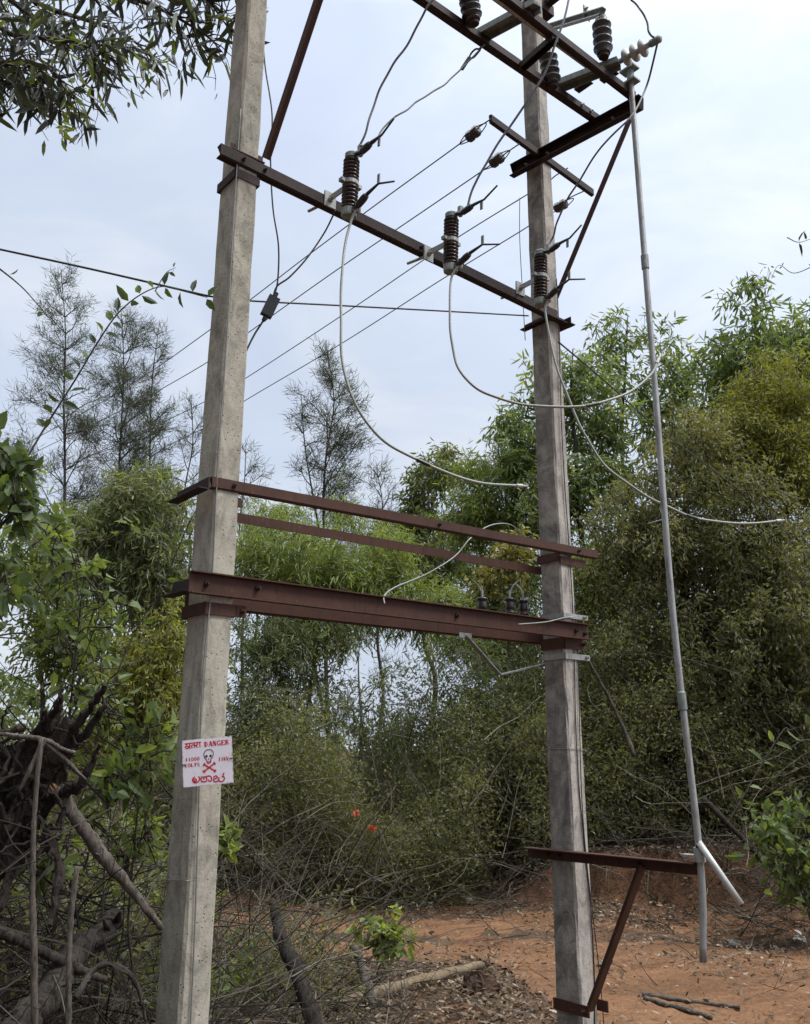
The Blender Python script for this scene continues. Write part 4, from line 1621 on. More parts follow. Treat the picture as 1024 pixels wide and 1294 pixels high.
tree('thorn_tree', 'tangled dark tree low at the right edge above the bank', gp(960, 11.4), U(960, 720, 11.4),
     [ellip(960, 800, 110, 120, 11.4), ellip(860, 830, 70, 90, 11.6), ellip(1010, 920, 80, 80, 11.2)], 320, 'olive', (.085, .028), 90, .36, tm='diamond', r0=.06, tbias=-.05)
# --- centre trees
tree('leafy_tree', 'rounded dark green tree left of the stained pole, far behind the rails', gp(545, 20), U(548, 590, 20),
     [ellip(560, 590, 34, 24, 20), ellip(530, 620, 32, 30, 20), ellip(520, 660, 30, 30, 20), ellip(545, 700, 50, 50, 20)], 130, 'acaciadark', (.17, .05), 70, .42, r0=.08, tm='diamond', tbias=.12)
tree('acacia_tree', 'bright feathery acacia just left of the stained pole above the rails', gp(630, 15.5), U(640, 580, 15.5),
     [ellip(630, 600, 52, 34, 15.5), ellip(655, 560, 24, 40, 15.5), ellip(600, 650, 55, 45, 15.5), ellip(660, 660, 40, 60, 15.5), ellip(640, 730, 60, 40, 15.5), ellip(610, 800, 80, 40, 15.5)], 280, 'light', (.17, .022), 70, .42, r0=.07)
tree('acacia_tree', 'light green acacia seen between the poles under the rear rail', gp(400, 13), U(395, 670, 13),
     [ellip(380, 715, 80, 48, 13), ellip(450, 740, 70, 40, 13), ellip(340, 690, 38, 42, 13), ellip(500, 700, 45, 30, 13), ellip(540, 760, 70, 35, 13), ellip(400, 790, 90, 25, 13)], 270, 'light', (.15, .020), 70, .38, r0=.06)
tree('acacia_tree', 'pale leafed sapling poking above the front rail near the pale pole', gp(330, 17), U(330, 650, 17),
     [ellip(325, 660, 30, 25, 17), ellip(370, 655, 30, 24, 17), ellip(435, 650, 32, 22, 17), ellip(480, 680, 40, 26, 17)], 75, 'light', (.17, .022), 45, .42, r0=.05)
tree('bushy_tree', 'mid green bushy tree below the channel beam between the poles', gp(450, 12.4), U(455, 800, 12.4),
     [ellip(380, 850, 70, 70, 12.4), ellip(330, 830, 45, 60, 12.4), ellip(470, 900, 60, 50, 12.4), ellip(600, 840, 55, 45, 12.4), ellip(400, 800, 100, 40, 12.6), ellip(340, 910, 60, 60, 12.2), ellip(620, 920, 70, 60, 12.2)], 260, 'acaciadark', (.10, .022), 62, .36, r0=.04, tm='diamond', bark='palebark', tbias=.05)
tree('flowering_shrub', 'shrub with yellow blossom behind the stained pole at rail height', gp(650, 13), U(640, 700, 13),
     [ellip(640, 705, 30, 26, 13), ellip(610, 735, 22, 14, 13)], 26, 'flower', (.10, .05), 40, .28, r0=.03, tm='diamond', cat='shrub')
tree('acacia_tree', 'yellowish drooping acacia right of the stained pole at channel height', gp(775, 12.6), U(765, 690, 12.6),
     [ellip(760, 720, 40, 40, 12.6), ellip(750, 770, 30, 30, 12.6)], 62, 'light', (.16, .022), 60, .36, r0=.04, tbias=.15)
tree('seeding_shrub', 'shrub with pale seed heads right of the stained pole below the channel', gp(790, 11.7), U(800, 830, 11.7),
     [ellip(810, 815, 45, 26, 11.7), ellip(770, 840, 30, 20, 11.7)], 30, 'pale', (.06, .05), 22, .3, r0=.025, tm='diamond', cat='shrub')

# --- left trees and bushes
tree('leafy_tree', 'fine leafed green tree left of the pale pole below the casuarinas', gp(165, 9.5), U(170, 640, 9.5),
     [ellip(180, 650, 60, 48, 9.5), ellip(200, 730, 50, 60, 9.5), ellip(120, 700, 60, 60, 9.5), ellip(200, 830, 45, 60, 9.5)], 240, 'acaciadark', (.12, .020), 66, .30, r0=.05, bark='palebark', tbias=.16)
tree('leafy_tree', 'pale green bush at the left edge behind the broad leaved shrub', gp(60, 10.5), U(60, 660, 10.5),
     [ellip(40, 700, 60, 60, 10.5), ellip(90, 800, 70, 60, 10.5), ellip(20, 620, 30, 40, 10.5)], 150, 'light', (.12, .026), 50, .34, r0=.045, tbias=-.05)
tree('bushy_tree', 'yellow green bush low between the pale pole and the left shrubs', gp(190, 8.4), U(190, 820, 8.4),
     [ellip(195, 860, 50, 60, 8.4), ellip(150, 910, 60, 60, 8.4), ellip(215, 800, 25, 40, 8.4)], 130, 'lime', (.075, .022), 55, .24, tm='diamond', r0=.03)
tree('broad_leaf_shrub', 'broad leaved shrub on the left with large fresh green leaves', gp(90, 4.9), U(110, 690, 4.9),
     [ellip(60, 700, 60, 50, 4.9), ellip(110, 740, 55, 50, 4.9), ellip(150, 670, 40, 30, 4.9), ellip(60, 790, 70, 50, 4.9), ellip(120, 830, 45, 50, 4.9)], 36, 'broad', (.085, .042), 6, .17, tm='broad', droop=.3, r0=.018, cat='shrub', spread=.4)
tree('dark_leaf_shrub', 'glossy dark leaved shrub cut by the left edge at mid height', gp(-10, 4.2), U(8, 560, 4.2),
     [ellip(5, 590, 32, 50, 4.2, .25), ellip(15, 640, 30, 30, 4.2, .25), ellip(-20, 720, 40, 60, 4.2, .25)], 34, 'broad', (.09, .055), 8, .12, tm='broad', droop=.3, r0=.016, cat='shrub', tbias=-.45)
tree('low_shrub', 'leafy sprig in front of the dark tangle left of the pale pole', gp(150, 4.2), U(140, 980, 4.2),
     [ellip(140, 985, 40, 30, 4.2), ellip(70, 1075, 40, 20, 3.8), ellip(175, 930, 30, 30, 4.4)], 17, 'broad', (.10, .045), 6, .13, tm='broad', droop=.3, r0=.01, cat='shrub', tbias=-.1)
tree('creeper_shrub', 'small leaved creeper climbing the dead tangle beside the pale pole', gp(180, 4.3), U(185, 900, 4.3),
     [ellip(178, 950, 28, 50, 4.3), ellip(165, 1060, 28, 40, 4.25), ellip(110, 1010, 30, 30, 4.2), ellip(130, 890, 40, 40, 4.4)], 26, 'light', (.050, .026), 9, .12, tm='broad', droop=.3, r0=.010, cat='shrub', tbias=-.25)
tree('low_shrub', 'fresh leafy shrub at the right edge on the red bank', gp(1010, 8.6), U(985, 1040, 8.6),
     [ellip(985, 1040, 45, 28, 8.6), ellip(1020, 1025, 30, 25, 8.6), ellip(1020, 1080, 55, 35, 8.6), ellip(1035, 1110, 60, 40, 8.8), ellip(960, 1070, 30, 20, 8.8)], 56, 'broad', (.11, .065), 8, .20, tm='broad', droop=.2, r0=.012, cat='shrub', tbias=-.18)
tree('low_shrub', 'small green seedling by the dirt track left of the fallen log', gp(480, 7.3), U(482, 1165, 7.3),
     [ellip(485, 1172, 24, 20, 7.3), ellip(470, 1155, 22, 14, 7.3), ellip(500, 1185, 20, 14, 7.2)], 20, 'light', (.085, .05), 7, .11, tm='broad', droop=.3, r0=.008, cat='shrub', tbias=.0)
tree('low_shrub', 'sparse leafy sprig beside the right edge of the pale pole', gp(290, 4.9), U(283, 1060, 4.9),
     [ellip(284, 1062, 8, 16, 4.9)], 4, 'light', (.09, .045), 6, .08, tm='broad', droop=.3, r0=.006, cat='shrub')


# --- casuarinas
def casuarina(px, pyt, Y, wpx, label, lean=0, dens=1.0, start=.3, seed=0):
    b = gp(px - lean, Y)
    t = U(px, pyt, Y)
    wpx *= 1.05
    dens *= 1.08
    m_ = mpp(Y, pyt)
    rt = root('casuarina_tree', label, 'tree', b)
    tb, lb = MB(), MB()
    tr = spline([b + (t - b) * s + rng.normal(size=3) * .12 * np.array([1, 1, 0]) for s in np.linspace(0, 1, 8)], 4)
    rr = np.linspace(.085, .012, len(tr))
    tube(tb, tr, rr, 6)
    nb = int(46 * dens)
    PP, DD = [], []
    for k in range(nb):
        s = start + (1 - start) * (k + rng.random()) / nb
        i_ = min(int(s * (len(tr) - 1)), len(tr) - 2)
        p = tr[i_]
        prof = math.sin(math.pi * min(.94, .25 + .70 * (s - start) / (1 - start))) * rng.uniform(.45, 1.25)
        L = max(.35, wpx * m_ * prof)
        a = rng.uniform(0, 2 * math.pi)
        d = np.array([math.cos(a), math.sin(a), rng.uniform(.55, 1.2)])
        br_ = wander(p, d, L * 1.25, 7, .12, .02)
        tube(tb, br_, np.linspace(.026, .007, 8), 3, False)
        for _ in range(5):
            q = br_[rng.integers(2, 8)]
            d2 = nrm(d + rng.normal(size=3) * .7)
            tw = wander(q, d2, L * .45, 4, .2, .0)
            tube(tb, tw, np.linspace(.012, .004, 5), 3, False)
            for z in tw[1:]:
                m2 = int(8 * dens * min(1.3, L / (wpx * m_ * .75))) + 1
                PP.append(z + rng.normal(size=(m2, 3)) * .12)
                DD.append(nrm(d2 * .6 + rng.normal(size=(m2, 3)) * .55 + np.array([0, 0, .15])))
        for z in br_[2:]:
            m2 = int(8 * dens * min(1.3, L / (wpx * m_ * .75))) + 1
            PP.append(z + rng.normal(size=(m2, 3)) * .12)
            DD.append(nrm(d * .5 + rng.normal(size=(m2, 3)) * .6))
    PP = np.vstack(PP)
    DD = np.vstack(DD)
    leaves(lb, PP, DD, rng.uniform(.22, .5, len(PP)), .018, 'diamond', rng.random(len(PP)))
    tb.build('trunk', M['bark'], rt, b)
    lb.build('crown', M['needle'], rt, b, tint=True)


casuarina(82, 340, 30, 62, 'tallest wispy casuarina, furthest left against the sky', 0, 1.1)
casuarina(153, 388, 31, 55, 'feathery casuarina in the middle of the left group', 0, 1.15)
casuarina(205, 408, 32, 34, 'slender leaning casuarina nearest the pale pole on its left', 45, .8)
casuarina(238, 500, 34, 40, 'small sparse casuarina half hidden by the pale pole', 0, .6)
casuarina(312, 560, 34, 40, 'low sparse casuarina showing right of the pale pole', 0, .5)
casuarina(412, 430, 27, 46, 'spindly lone casuarina between the poles', -8, .85, .34)
casuarina(385, 500, 28, 26, 'thin side stem left of the lone casuarina between the poles', -35, .35, .4)
casuarina(478, 590, 30, 30, 'short bare casuarina right of the lone spindly one', 0, .5)


# ------------------------------------------------------------------ overhanging branch, top left
rt = root('overhanging_tree', 'tree outside the left edge whose dark drooping leaves hang into the top corner', 'tree', (-4.6, 5.4, 0))
bo = np.array([-4.6, 5.4, 0.0])
tb, lb = MB(), MB()
tube(tb, spline([bo, bo + (.1, 0, 1.5), bo + (.05, .05, 3.2), bo + (.25, 0, 5.0), bo + (.3, 0, 6.8)], 5), np.linspace(.15, .06, 21), 9)
tips = []
mains = [[(-60, 95), (0, 80), (60, 85), (88, 120)], [(-60, 40), (20, 45), (100, 55), (130, 80)], [(-60, -30), (60, 10), (150, 40), (190, 70)], [(-40, -70), (90, -30), (200, 10), (262, 45)],
         [(-60, 80), (-10, 80), (25, 95), (38, 115)], [(-30, 0), (40, 20), (90, 50), (150, 60)], [(40, -80), (170, -30), (250, -10), (285, 30)]]
for k, mpts in enumerate(mains):
    Yk = 5.0 + .5 * (k % 3)
    st = bo + np.array([.25, 0, 4.6 + .3 * k])
    P = spline([st] + [U(a, b, Yk) for a, b in mpts], 6)
    tube(tb, P, np.linspace(.035, .006, len(P)), 5)
    for p in P[len(P) // 4:]:
        for _ in range(3):
            d = np.array([rng.uniform(-.4, 1), rng.uniform(-.8, .8), rng.uniform(-.8, .35)])
            tw = wander(p, d, rng.uniform(.2, .5), 5, .25, -.10)
            tube(tb, tw, np.linspace(.006, .002, 6), 3, False)
            tips.append(tw)
PP, DD = [], []
for tw in tips:
    for z in tw[1:]:
        k = int(rng.random() < .56)
        PP.append(z + rng.normal(size=(k, 3)) * .02)
        DD.append(nrm(rng.normal(size=(k, 3)) * .55 + np.array([.1, 0, -.75])))
PP, DD = np.vstack(PP), np.vstack(DD)
K = len(PP)
leaves(lb, PP, DD, rng.uniform(.13, .23, K), rng.uniform(.028, .048, K), 'sickle', rng.random(K) ** 1.9)
# a bright young shoot
p = U(75, 165, 5)
leaves(lb, p + rng.normal(size=(12, 3)) * .035, nrm(rng.normal(size=(12, 3)) * .5 + np.array([.8, 0, -.5])), .11, .035, 'sickle', np.full(12, 1.0))
p = U(80, 120, 5)
leaves(lb, p + rng.normal(size=(14, 3)) * .05, nrm(rng.normal(size=(14, 3)) * .5 + np.array([.4, 0, -.6])), .10, .034, 'sickle', np.full(14, .93))
tb.build('trunk', M['bark'], rt, bo)
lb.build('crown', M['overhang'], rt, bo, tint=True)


# vine shoots
def vine(pts, Yv, label, lw=(.055, .03), sp=.09, r=.006, mat='vine', every=1):
    P = spline([U(x, y, Yv + .05 * math.sin(i)) for i, (x, y) in enumerate(pts)], 8)
    rt = root('vine_shoot', label, 'vine', P[0])
    tb, lb = MB(), MB()
    tube(tb, P, np.linspace(r, r * .35, len(P)), 6)
    pp, dd = [], []
    seg = np.cumsum(np.r_[0, np.linalg.norm(np.diff(P, axis=0), axis=1)])
    for s in np.arange(.15, seg[-1], sp):
        i_ = min(np.searchsorted(seg, s), len(P) - 1)
        t = nrm(P[i_] - P[i_ - 1])
        for sg_ in ((-1, 1) if rng.random() < .75 else (rng.choice([-1, 1]),)):
            side = nrm(np.cross(t, [0, 1, 0])) * sg_
            pp.append(P[i_] + side * .008)
            dd.append(nrm(side + t * .4 + rng.normal(size=3) * .3))
    k = len(pp)
    leaves(lb, pp, dd, rng.uniform(.7, 1.3, k) * lw[0], rng.uniform(.8, 1.2, k) * lw[1], 'broad', rng.random(k))
    tb.build('stem', M['bark'], rt, P[0])
    lb.build('foliage', M[mat], rt, P[0], tint=True)


vine([(36, 575), (60, 535), (95, 480), (125, 430), (150, 395), (178, 372), (205, 362), (232, 368), (262, 376)], 4.0, 'long leafy vine shoot arching from the left shrubs to the pale pole', (.074, .040), sp=.068, r=.0050)
vine([(196, 368), (205, 352), (212, 343), (222, 338)], 4.0, 'small leafy side shoot near the tip of the arching vine', (.035, .018), .05, .003)
vine([(-20, 325), (0, 340), (30, 365), (62, 402)], 4.2, 'nearly bare twig with one brown leaf at the left edge', (.05, .024), .30, .006)
vine([(140, 870), (170, 800), (205, 740), (235, 670), (250, 640)], 4.6, 'thin dark shoot rising against the pale pole', (.06, .03), .22, .005)
vine([(995, 300), (1010, 306), (1030, 300)], 9.0, 'hanging sprig of leaves at the right edge in the sky', (.14, .035), .10, .006, 'overhang')
vine([(1040, 330), (1005, 345), (985, 335), (975, 352)], 10.0, 'curling bare tendril at the right edge', (.06, .02), .4, .006, 'overhang')
vine([(920, 1040), (985, 930), (1000, 922), (1030, 915)], 8.4, 'long leafed spray at the right edge above the bank shrub', (.14, .06), .22, .007, 'broad')

# ------------------------------------------------------------------ the thicket: countless thin stems and small leaves


def thicket(spans, N, Lw, mat, name, label, tm='diamond', tb=0.45, flat=0.0):
    mb = MB()
    tot = sum(s[-1] for s in spans)
    for (x0, x1, Y0, Y1, top0, top1, wgt) in spans:
        K = int(N * wgt / tot)
        nc = max(8, K // 45)
        cx = rng.uniform(x0, x1, nc)
        cy = rng.uniform(Y0, Y1, nc)
        t = (cx - x0) / (x1 - x0)
        topz = top0 + (top1 - top0) * t
        topz = topz * (.62 + .38 * np.sin(cx * 2.1 + cy) * np.sin(cx * .9 + 2)) + rng.uniform(-.3, .35, nc)
        cz_ = hgt(cx, cy) + np.maximum(.12, topz) * rng.random(nc) ** .8
        C = np.stack([cx, cy, cz_], 1)
        idx = rng.integers(0, nc, K)
        r_ = rng.uniform(.12, .34, nc)[idx]
        p = C[idx] + ball(K) * r_[:, None] * np.array([1, 1, .8])
        p[:, 2] = np.maximum(p[:, 2], hgt(p[:, 0], p[:, 1]) + .03)
        d = nrm(rng.normal(size=(K, 3)) + (p - C[idx]) / r_[:, None] * .7 + np.array([0, 0, -.15]))
        tint = np.clip(rng.normal(tb, .22, K) + rng.uniform(-.25, .25, nc)[idx], 0, 1)
        L = Lw[0] * rng.uniform(.5, 1.3, K)
        leaves(mb, p, d, L, Lw[1] * rng.uniform(.6, 1.3, K), tm, tint, flat=flat)
    stuff(name, mb, M[mat], label, 'undergrowth')


thicket([(1.5, 5.5, 10.55, 11.4, 1.5, 2.2, 3), (-3.4, .9, 10.6, 11.8, 2.1, 2.3, 4), (-3.2, 1.6, 11.3, 13.8, 2.6, 2.9, 5), (1.4, 6.5, 10.9, 13.5, 3.0, 3.8, 7), (-7.5, -3, 9, 13, 2.6, 2.6, 3)], 310000, (.066, .022), 'olive', 'undergrowth',
        'dense dull green undergrowth behind the dirt track', tb=.5)
thicket([(-3, 1.6, 12.5, 15.5, 2.5, 2.6, 2.4), (1.5, 8, 12.8, 16, 5.6, 6.4, 7), (-9, -3, 11, 16, 3.4, 3.0, 2)], 110000, (.10, .034), 'acaciadark', 'undergrowth',
        'darker green undergrowth at the back of the thicket', tb=.4)
thicket([(-14, -4, 17, 24, 3.0, 3.2, 3), (-4, 1.5, 17, 24, 1.9, 1.9, 1), (1.5, 9, 17, 24, 4.2, 5.0, 2.4)], 36000, (.20, .08), 'acaciadark', 'treeline', 'far line of bushes closing the view behind the thicket', tb=.45)
thicket([(-2.3, -1.15, 3.9, 5.0, 1.5, 1.2, .4), (-3.6, -1.6, 5.0, 8.0, 1.9, 1.1, 4), (-2.6, -.4, 6.2, 8.0, 1.2, .5, 2)], 22000, (.06, .022), 'olive', 'undergrowth', 'sparse leafy undergrowth behind the brushwood left of the pale pole', tb=.5)

thicket([(-2.1, -1.0, 5.6, 6.8, 1.5, 1.3, 3)], 1300, (.065, .034), 'light', 'undergrowth', 'light green weeds climbing through the brush right of the pale pole', tm='broad', tb=.4)


def twig_mass(spec, name, label, mat):
    mb = MB()
    for (x0, x1, y0, y1, h0, h1, N, r_, Lr, vert) in spec:
        for _ in range(N):
            x, y = rng.uniform(x0, x1), rng.uniform(y0, y1)
            z = float(hgt(x, y)) + rng.uniform(h0, h1) * rng.random()
            a = rng.uniform(0, 2 * math.pi)
            d = np.array([math.cos(a), math.sin(a), rng.normal() * .45 + vert])
            L = rng.uniform(*Lr)
            P = wander((x, y, z), d, L, 6, .16, -.03 if vert < .5 else -.05)
            P[:, 2] = np.maximum(P[:, 2], hgt(P[:, 0], P[:, 1]) + .01)
            if ((P[:, 1] < 4.45) & (P[:, 0] / P[:, 1] > -.265)).any() or ((P[:, 1] < 6) & (P[:, 0] > .3)).any():
                continue
            tube(mb, P, np.linspace(r_ * .72 * rng.uniform(.4, 1.5), r_ * .2, 7), 3, False, tint=rng.random() ** 1.2)
    stuff(name, mb, M[mat], label, 'brushwood')


twig_mass([(-2.2, 1.2, 9.6, 12.4, 0, 2.4, 520, .0060, (.7, 1.8), .45), (1.2, 6.0, 9.9, 12.0, 0, 2.4, 480, .0065, (.7, 2.0), .3), (-2.6, 5.5, 10.8, 13, 0, .5, 240, .008, (1.6, 3.2), 2.0), (1.0, 5.0, 10.1, 10.7, -.1, .5, 330, .006, (.4, 1.1), -.1), (3.0, 4.6, 8.9, 10.2, 0, .8, 300, .006, (.4, 1.1), .25)],
          'brushwood', 'grey dry twigs and creepers tangled through the thicket', 'twig')
twig_mass([(-2.3, -.45, 5.0, 7.6, 0, 1.35, 760, .0062, (.5, 1.4), .45), (-1.0, .1, 5.4, 6.9, 0, .4, 160, .005, (.3, .8), .25)],
          'brushwood', 'grey dry brushwood heaped behind and beside the pale pole', 'twig')
twig_mass([(-2.4, -.95, 3.4, 5.2, 0, 1.8, 1500, .0060, (.5, 1.5), .25), (-2.2, -1.0, 3.2, 4.6, 0, 1.0, 700, .0040, (.4, 1.0), .4)],
          'brushwood', 'dark tangle of dead twigs filling the lower left corner', 'darktwig')
twig_mass([(-1.5, 3.4, 5.2, 8.2, 0, .04, 240, .0045, (.15, .6), .0), (.8, 5.5, 8.8, 10.6, 0, .05, 220, .005, (.2, .8), .0)],
          'ground_twigs', 'small dry twigs lying on the ground', 'twig')


# ------------------------------------------------------------------ dead wood on the left
def limb(name, label, pts, r, mat, cat='branch', knots=True, sides=9, splinter=False):
    P = spline([U(*p) for p in pts], 12)
    N_ = len(P)
    rr = np.interp(np.linspace(0, 1, N_), np.linspace(0, 1, len(r)), r)
    rr = rr * (1 + .07 * rng.normal(size=N_) + .10 * np.sin(np.linspace(0, 9, N_) + rng.uniform(0, 6)))
    rt = root(name, label, cat, P[0])
    mb = MB()
    Pj = P + np.cumsum(rng.normal(size=P.shape), 0) * rr[:, None] * .07
    tube(mb, Pj, rr, sides + 5 if rr.max() > .02 else sides)
    if rr.max() > .02:
        mb.V[0] = mb.V[0] + rng.normal(size=mb.V[0].shape) * rr.mean() * .055
    if knots:
        for _ in range(3):
            i_ = rng.integers(2, N_ - 2)
            d = nrm(rng.normal(size=3))
            tube(mb, [P[i_], P[i_] + d * rr[i_] * 1.6, P[i_] + d * rr[i_] * 2.6], [rr[i_] * .35, rr[i_] * .25, rr[i_] * .12], 5)
    mb.build('wood', M[mat], rt, P[0], smooth=True)
    if splinter:
        mb = MB()
        d = nrm(P[0] - P[2])
        for _ in range(4):
            q = P[0] + rng.normal(size=3) * rr[0] * .5
            tube(mb, [q - d * .02, q + d * rng.uniform(.03, .1)], [rr[0] * .3, .001], 4)
        mb.build('broken_end', M['splinter'], rt, P[0])
    return rt


# uprooted dark stump with roots
sc0 = U(22, 1015, 3.75)
rt = root('uprooted_stump', 'charred black uprooted stump with stub roots at the left edge', 'stump', sc0)
mb = MB()
NU, NV = 64, 44
th = np.linspace(0, 2 * math.pi, NU, endpoint=False)[None, :]
ph = np.linspace(.02, math.pi - .02, NV)[:, None]
r_ = 1 + .22 * np.sin(3 * th + 2.3 * ph) + .15 * np.sin(5 * th - 4 * ph + 1) + .10 * np.sin(9 * th + 7 * ph) + .07 * np.sin(17 * th - 9 * ph) + rng.normal(size=(NV, NU)) * .05
V = np.stack([np.sin(ph) * np.cos(th) * .12 * r_, np.sin(ph) * np.sin(th) * .12 * r_, np.cos(ph) * .27 * r_ + 0 * th], -1).reshape(-1, 3)
tilt = np.array(Matrix.Rotation(math.radians(24), 3, 'Y'))
V = V @ tilt.T + sc0
i, j = np.meshgrid(np.arange(NV - 1), np.arange(NU), indexing='ij')
j2 = (j + 1) % NU
mb.add(V, np.stack([i * NU + j, (i + 1) * NU + j, (i + 1) * NU + j2, i * NU + j2], -1).reshape(-1, 4))
mb.build('bole', M['char'], rt, sc0)
rootpts = [[(60, 980), (90, 930), (118, 890), (135, 868)], [(70, 970), (110, 925), (135, 888)], [(30, 960), (55, 925), (72, 892), (78, 880)], [(10, 960), (40, 930), (60, 900)], [(80, 1000), (105, 990), (125, 940)],
           [(20, 1050), (10, 1120), (-10, 1180)], [(60, 1060), (75, 1110), (60, 1170)], [(0, 980), (-20, 920), (-10, 880)]]
for _ in range(34):
    x, y = rng.uniform(-20, 85), rng.uniform(920, 1090)
    a = rng.uniform(-math.pi, math.pi)
    l = rng.uniform(40, 110)
    rootpts.append([(x, y), (x + .5 * l * math.cos(a), y + .5 * l * math.sin(a)), (x + l * math.cos(a + .4), y + l * math.sin(a + .4))])
for k, pts in enumerate(rootpts):
    P = spline([U(x, y, 3.68 - .07 * i) for i, (x, y) in enumerate(pts)], 5)
    r0_ = (.026 if k < 8 else rng.uniform(.004, .014))
    rr = np.linspace(r0_, r0_ * .35, len(P)) * (1 + .14 * rng.normal(size=len(P)))
    mb = MB()
    tube(mb, P + rng.normal(size=P.shape) * .006, rr, 8)
    mb.build('root', M['char'], rt, sc0)

limb('dry_stalk', 'tall pale dry stem standing upright at the far left', [(52, 932, 3.0), (44, 1020, 3.0), (42, 1110, 3.0), (43, 1200, 3.0), (48, 1330, 3.0)], [.007, .009, .010, .011], 'deadwood', 'stem', False, 7)
limb('dry_stalk', 'shorter pale dry stem right of the tall one', [(98, 1095, 3.1), (90, 1160, 3.1), (86, 1230, 3.1), (86, 1330, 3.1)], [.008, .009, .010], 'deadwood', 'stem', False, 7)
limb('dry_twig', 'pale twig whorl hooked on the charred stump', [(-10, 927, 3.05), (25, 931, 3.05), (55, 936, 3.05), (80, 948, 3.05), (95, 952, 3.05)], [.008, .009, .006], 'deadwood', 'twig', False, 6)
limb('dry_twig', 'pale twig slanting down left of the tall dry stem', [(56, 934, 3.02), (42, 965, 3.0), (25, 1000, 3.0)], [.010, .008, .005], 'deadwood', 'twig', False, 6)
limb('dry_twig', 'pale twig slanting down right from the charred stump', [(58, 938, 3.05), (85, 962, 3.05), (110, 985, 3.05)], [.009, .007, .004], 'deadwood', 'twig', False, 6)
limb('broken_branch', 'grey broken branch with a fresh orange split end leaning to the pale pole', [(72, 998, 3.7), (105, 1045, 3.7), (145, 1100, 3.75), (203, 1174, 3.85)], [.029, .027, .022, .012], 'deadwood', splinter=True)
limb('fallen_log', 'thick grey trunk lying in the lower left corner', [(-10, 1330, 3.4), (40, 1280, 3.5), (90, 1225, 3.7), (135, 1180, 3.9), (150, 1160, 4.0)], [.058, .056, .05, .042], 'shadebark', 'log')
limb('dead_branch', 'curved dead branch below the broken one in the lower left', [(95, 1262, 3.5), (120, 1225, 3.6), (150, 1220, 3.6), (175, 1245, 3.6), (185, 1290, 3.6)], [.011, .011, .009, .006], 'shadebark')
limb('dead_branch', 'dark slanting branch crossing the lower left tangle', [(-10, 1170, 3.6), (40, 1195, 3.6), (80, 1215, 3.7), (130, 1235, 3.8)], [.022, .02, .014], 'shadebark')
limb('leaning_branch', 'dark grey branch leaning out of the brushwood right of the pale pole', [(345, 1140, 6.2), (355, 1185, 6.0), (372, 1240, 5.8), (392, 1315, 5.6)], [.030, .040, .048, .052], 'shadebark', 'branch')
limb('leaning_branch', 'thin leaning stake right of the dark grey branch', [(445, 1195, 6.9), (458, 1230, 6.8), (470, 1275, 6.6)], [.03, .034, .036], 'deadwood', 'branch')


def ground_limb(name, label, pts, r, mat, cat='log', **k):
    return limb(name, label, [(p[0], p[1], float(G(p[0], p[1])[1])) for p in pts], r, mat, cat, **k)


def glimb(name, label, pts, r, mat, cat, splinter=False, lift=None):
    P = []
    for (x, y) in pts:
        g_ = G(x, y)
        P.append(g_ + np.array([0, 0, (lift if lift is not None else r[0]) * .9]))
    P = spline(P, 6)
    rr = np.interp(np.linspace(0, 1, len(P)), np.linspace(0, 1, len(r)), r) * (1 + .06 * rng.normal(size=len(P)))
    rt = root(name, label, cat, P[0])
    mb = MB()
    tube(mb, P + rng.normal(size=P.shape) * rr[:, None] * .1, rr, 10)
    mb.build('wood', M[mat], rt, P[0], smooth=True)
    if splinter:
        mb = MB()
        d = nrm(P[-1] - P[-3])
        for _ in range(8):
            q = P[-1] + rng.normal(size=3) * rr[-1] * .5
            tube(mb, [q - d * .03, q + d * rng.uniform(.03, .14)], [rr[-1] * .3, .001], 4)
        mb.build('broken_end', M['bark'], rt, P[0])
    return rt


glimb('fallen_log', 'long tan log lying by the dirt track at the bottom', [(300, 1312), (380, 1290), (470, 1268), (545, 1245), (610, 1227)], [.052, .052, .047, .042, .030], 'tanlog', 'log', True)
glimb('fallen_stick', 'long straight stick on the dirt at the lower right, upper one', [(812, 1262), (850, 1268), (895, 1274), (936, 1279)], [.016, .016, .012], 'deadwood', 'stick', lift=.03)
glimb('fallen_stick', 'split stick on the dirt at the lower right, lower one', [(816, 1267), (845, 1276), (885, 1287), (900, 1292)], [.018, .018, .014], 'deadwood', 'stick', lift=.03)
glimb('fallen_stick', 'short stick on the litter left of the stained pole', [(600, 1300), (640, 1288), (680, 1280)], [.012, .011, .008], 'deadwood', 'stick', lift=.02)
limb('leaning_sapling', 'slender grey stem leaning right of the stained pole in the thicket', [(742, 830, 10.4), (762, 870, 10.4), (782, 910, 10.4), (800, 957, 10.3)], [.012, .018, .022, .026], 'bark', 'stem')
limb('dead_tree', 'dark upright trunk behind the long pipe in the thicket', [(858, 1000, 11.0), (858, 930, 11.0), (860, 890, 11.0), (863, 855, 11.1)], [.15, .12, .09, .03], 'char', 'trunk')
limb('fallen_limb', 'dark log lying on the bank at the foot of the thicket', [(640, 1110, 10.8), (690, 1085, 10.7), (760, 1060, 10.6), (830, 1040, 10.8)], [.06, .06, .05, .04], 'char', 'log')
limb('fallen_limb', 'grey branch lying on the slope below the bank shrub', [(890, 1010, 9.9), (930, 1050, 9.6), (965, 1090, 9.4), (1000, 1120, 9.2)], [.03, .028, .025, .018], 'char', 'branch')
limb('bare_stalk', 'bent bare stem standing up beside the dirt track behind the seedling', [(470, 1135, 8.4), (474, 1100, 8.4), (482, 1060, 8.4), (478, 1045, 8.4)], [.012, .011, .008], 'bark', 'stem', False, 6)
limb('bare_stalk', 'pale dry stick stuck up at the far edge of the dirt track', [(486, 1142, 9.6), (496, 1124, 9.6), (508, 1108, 9.6)], [.016, .014, .012], 'deadwood', 'stick', False, 6)

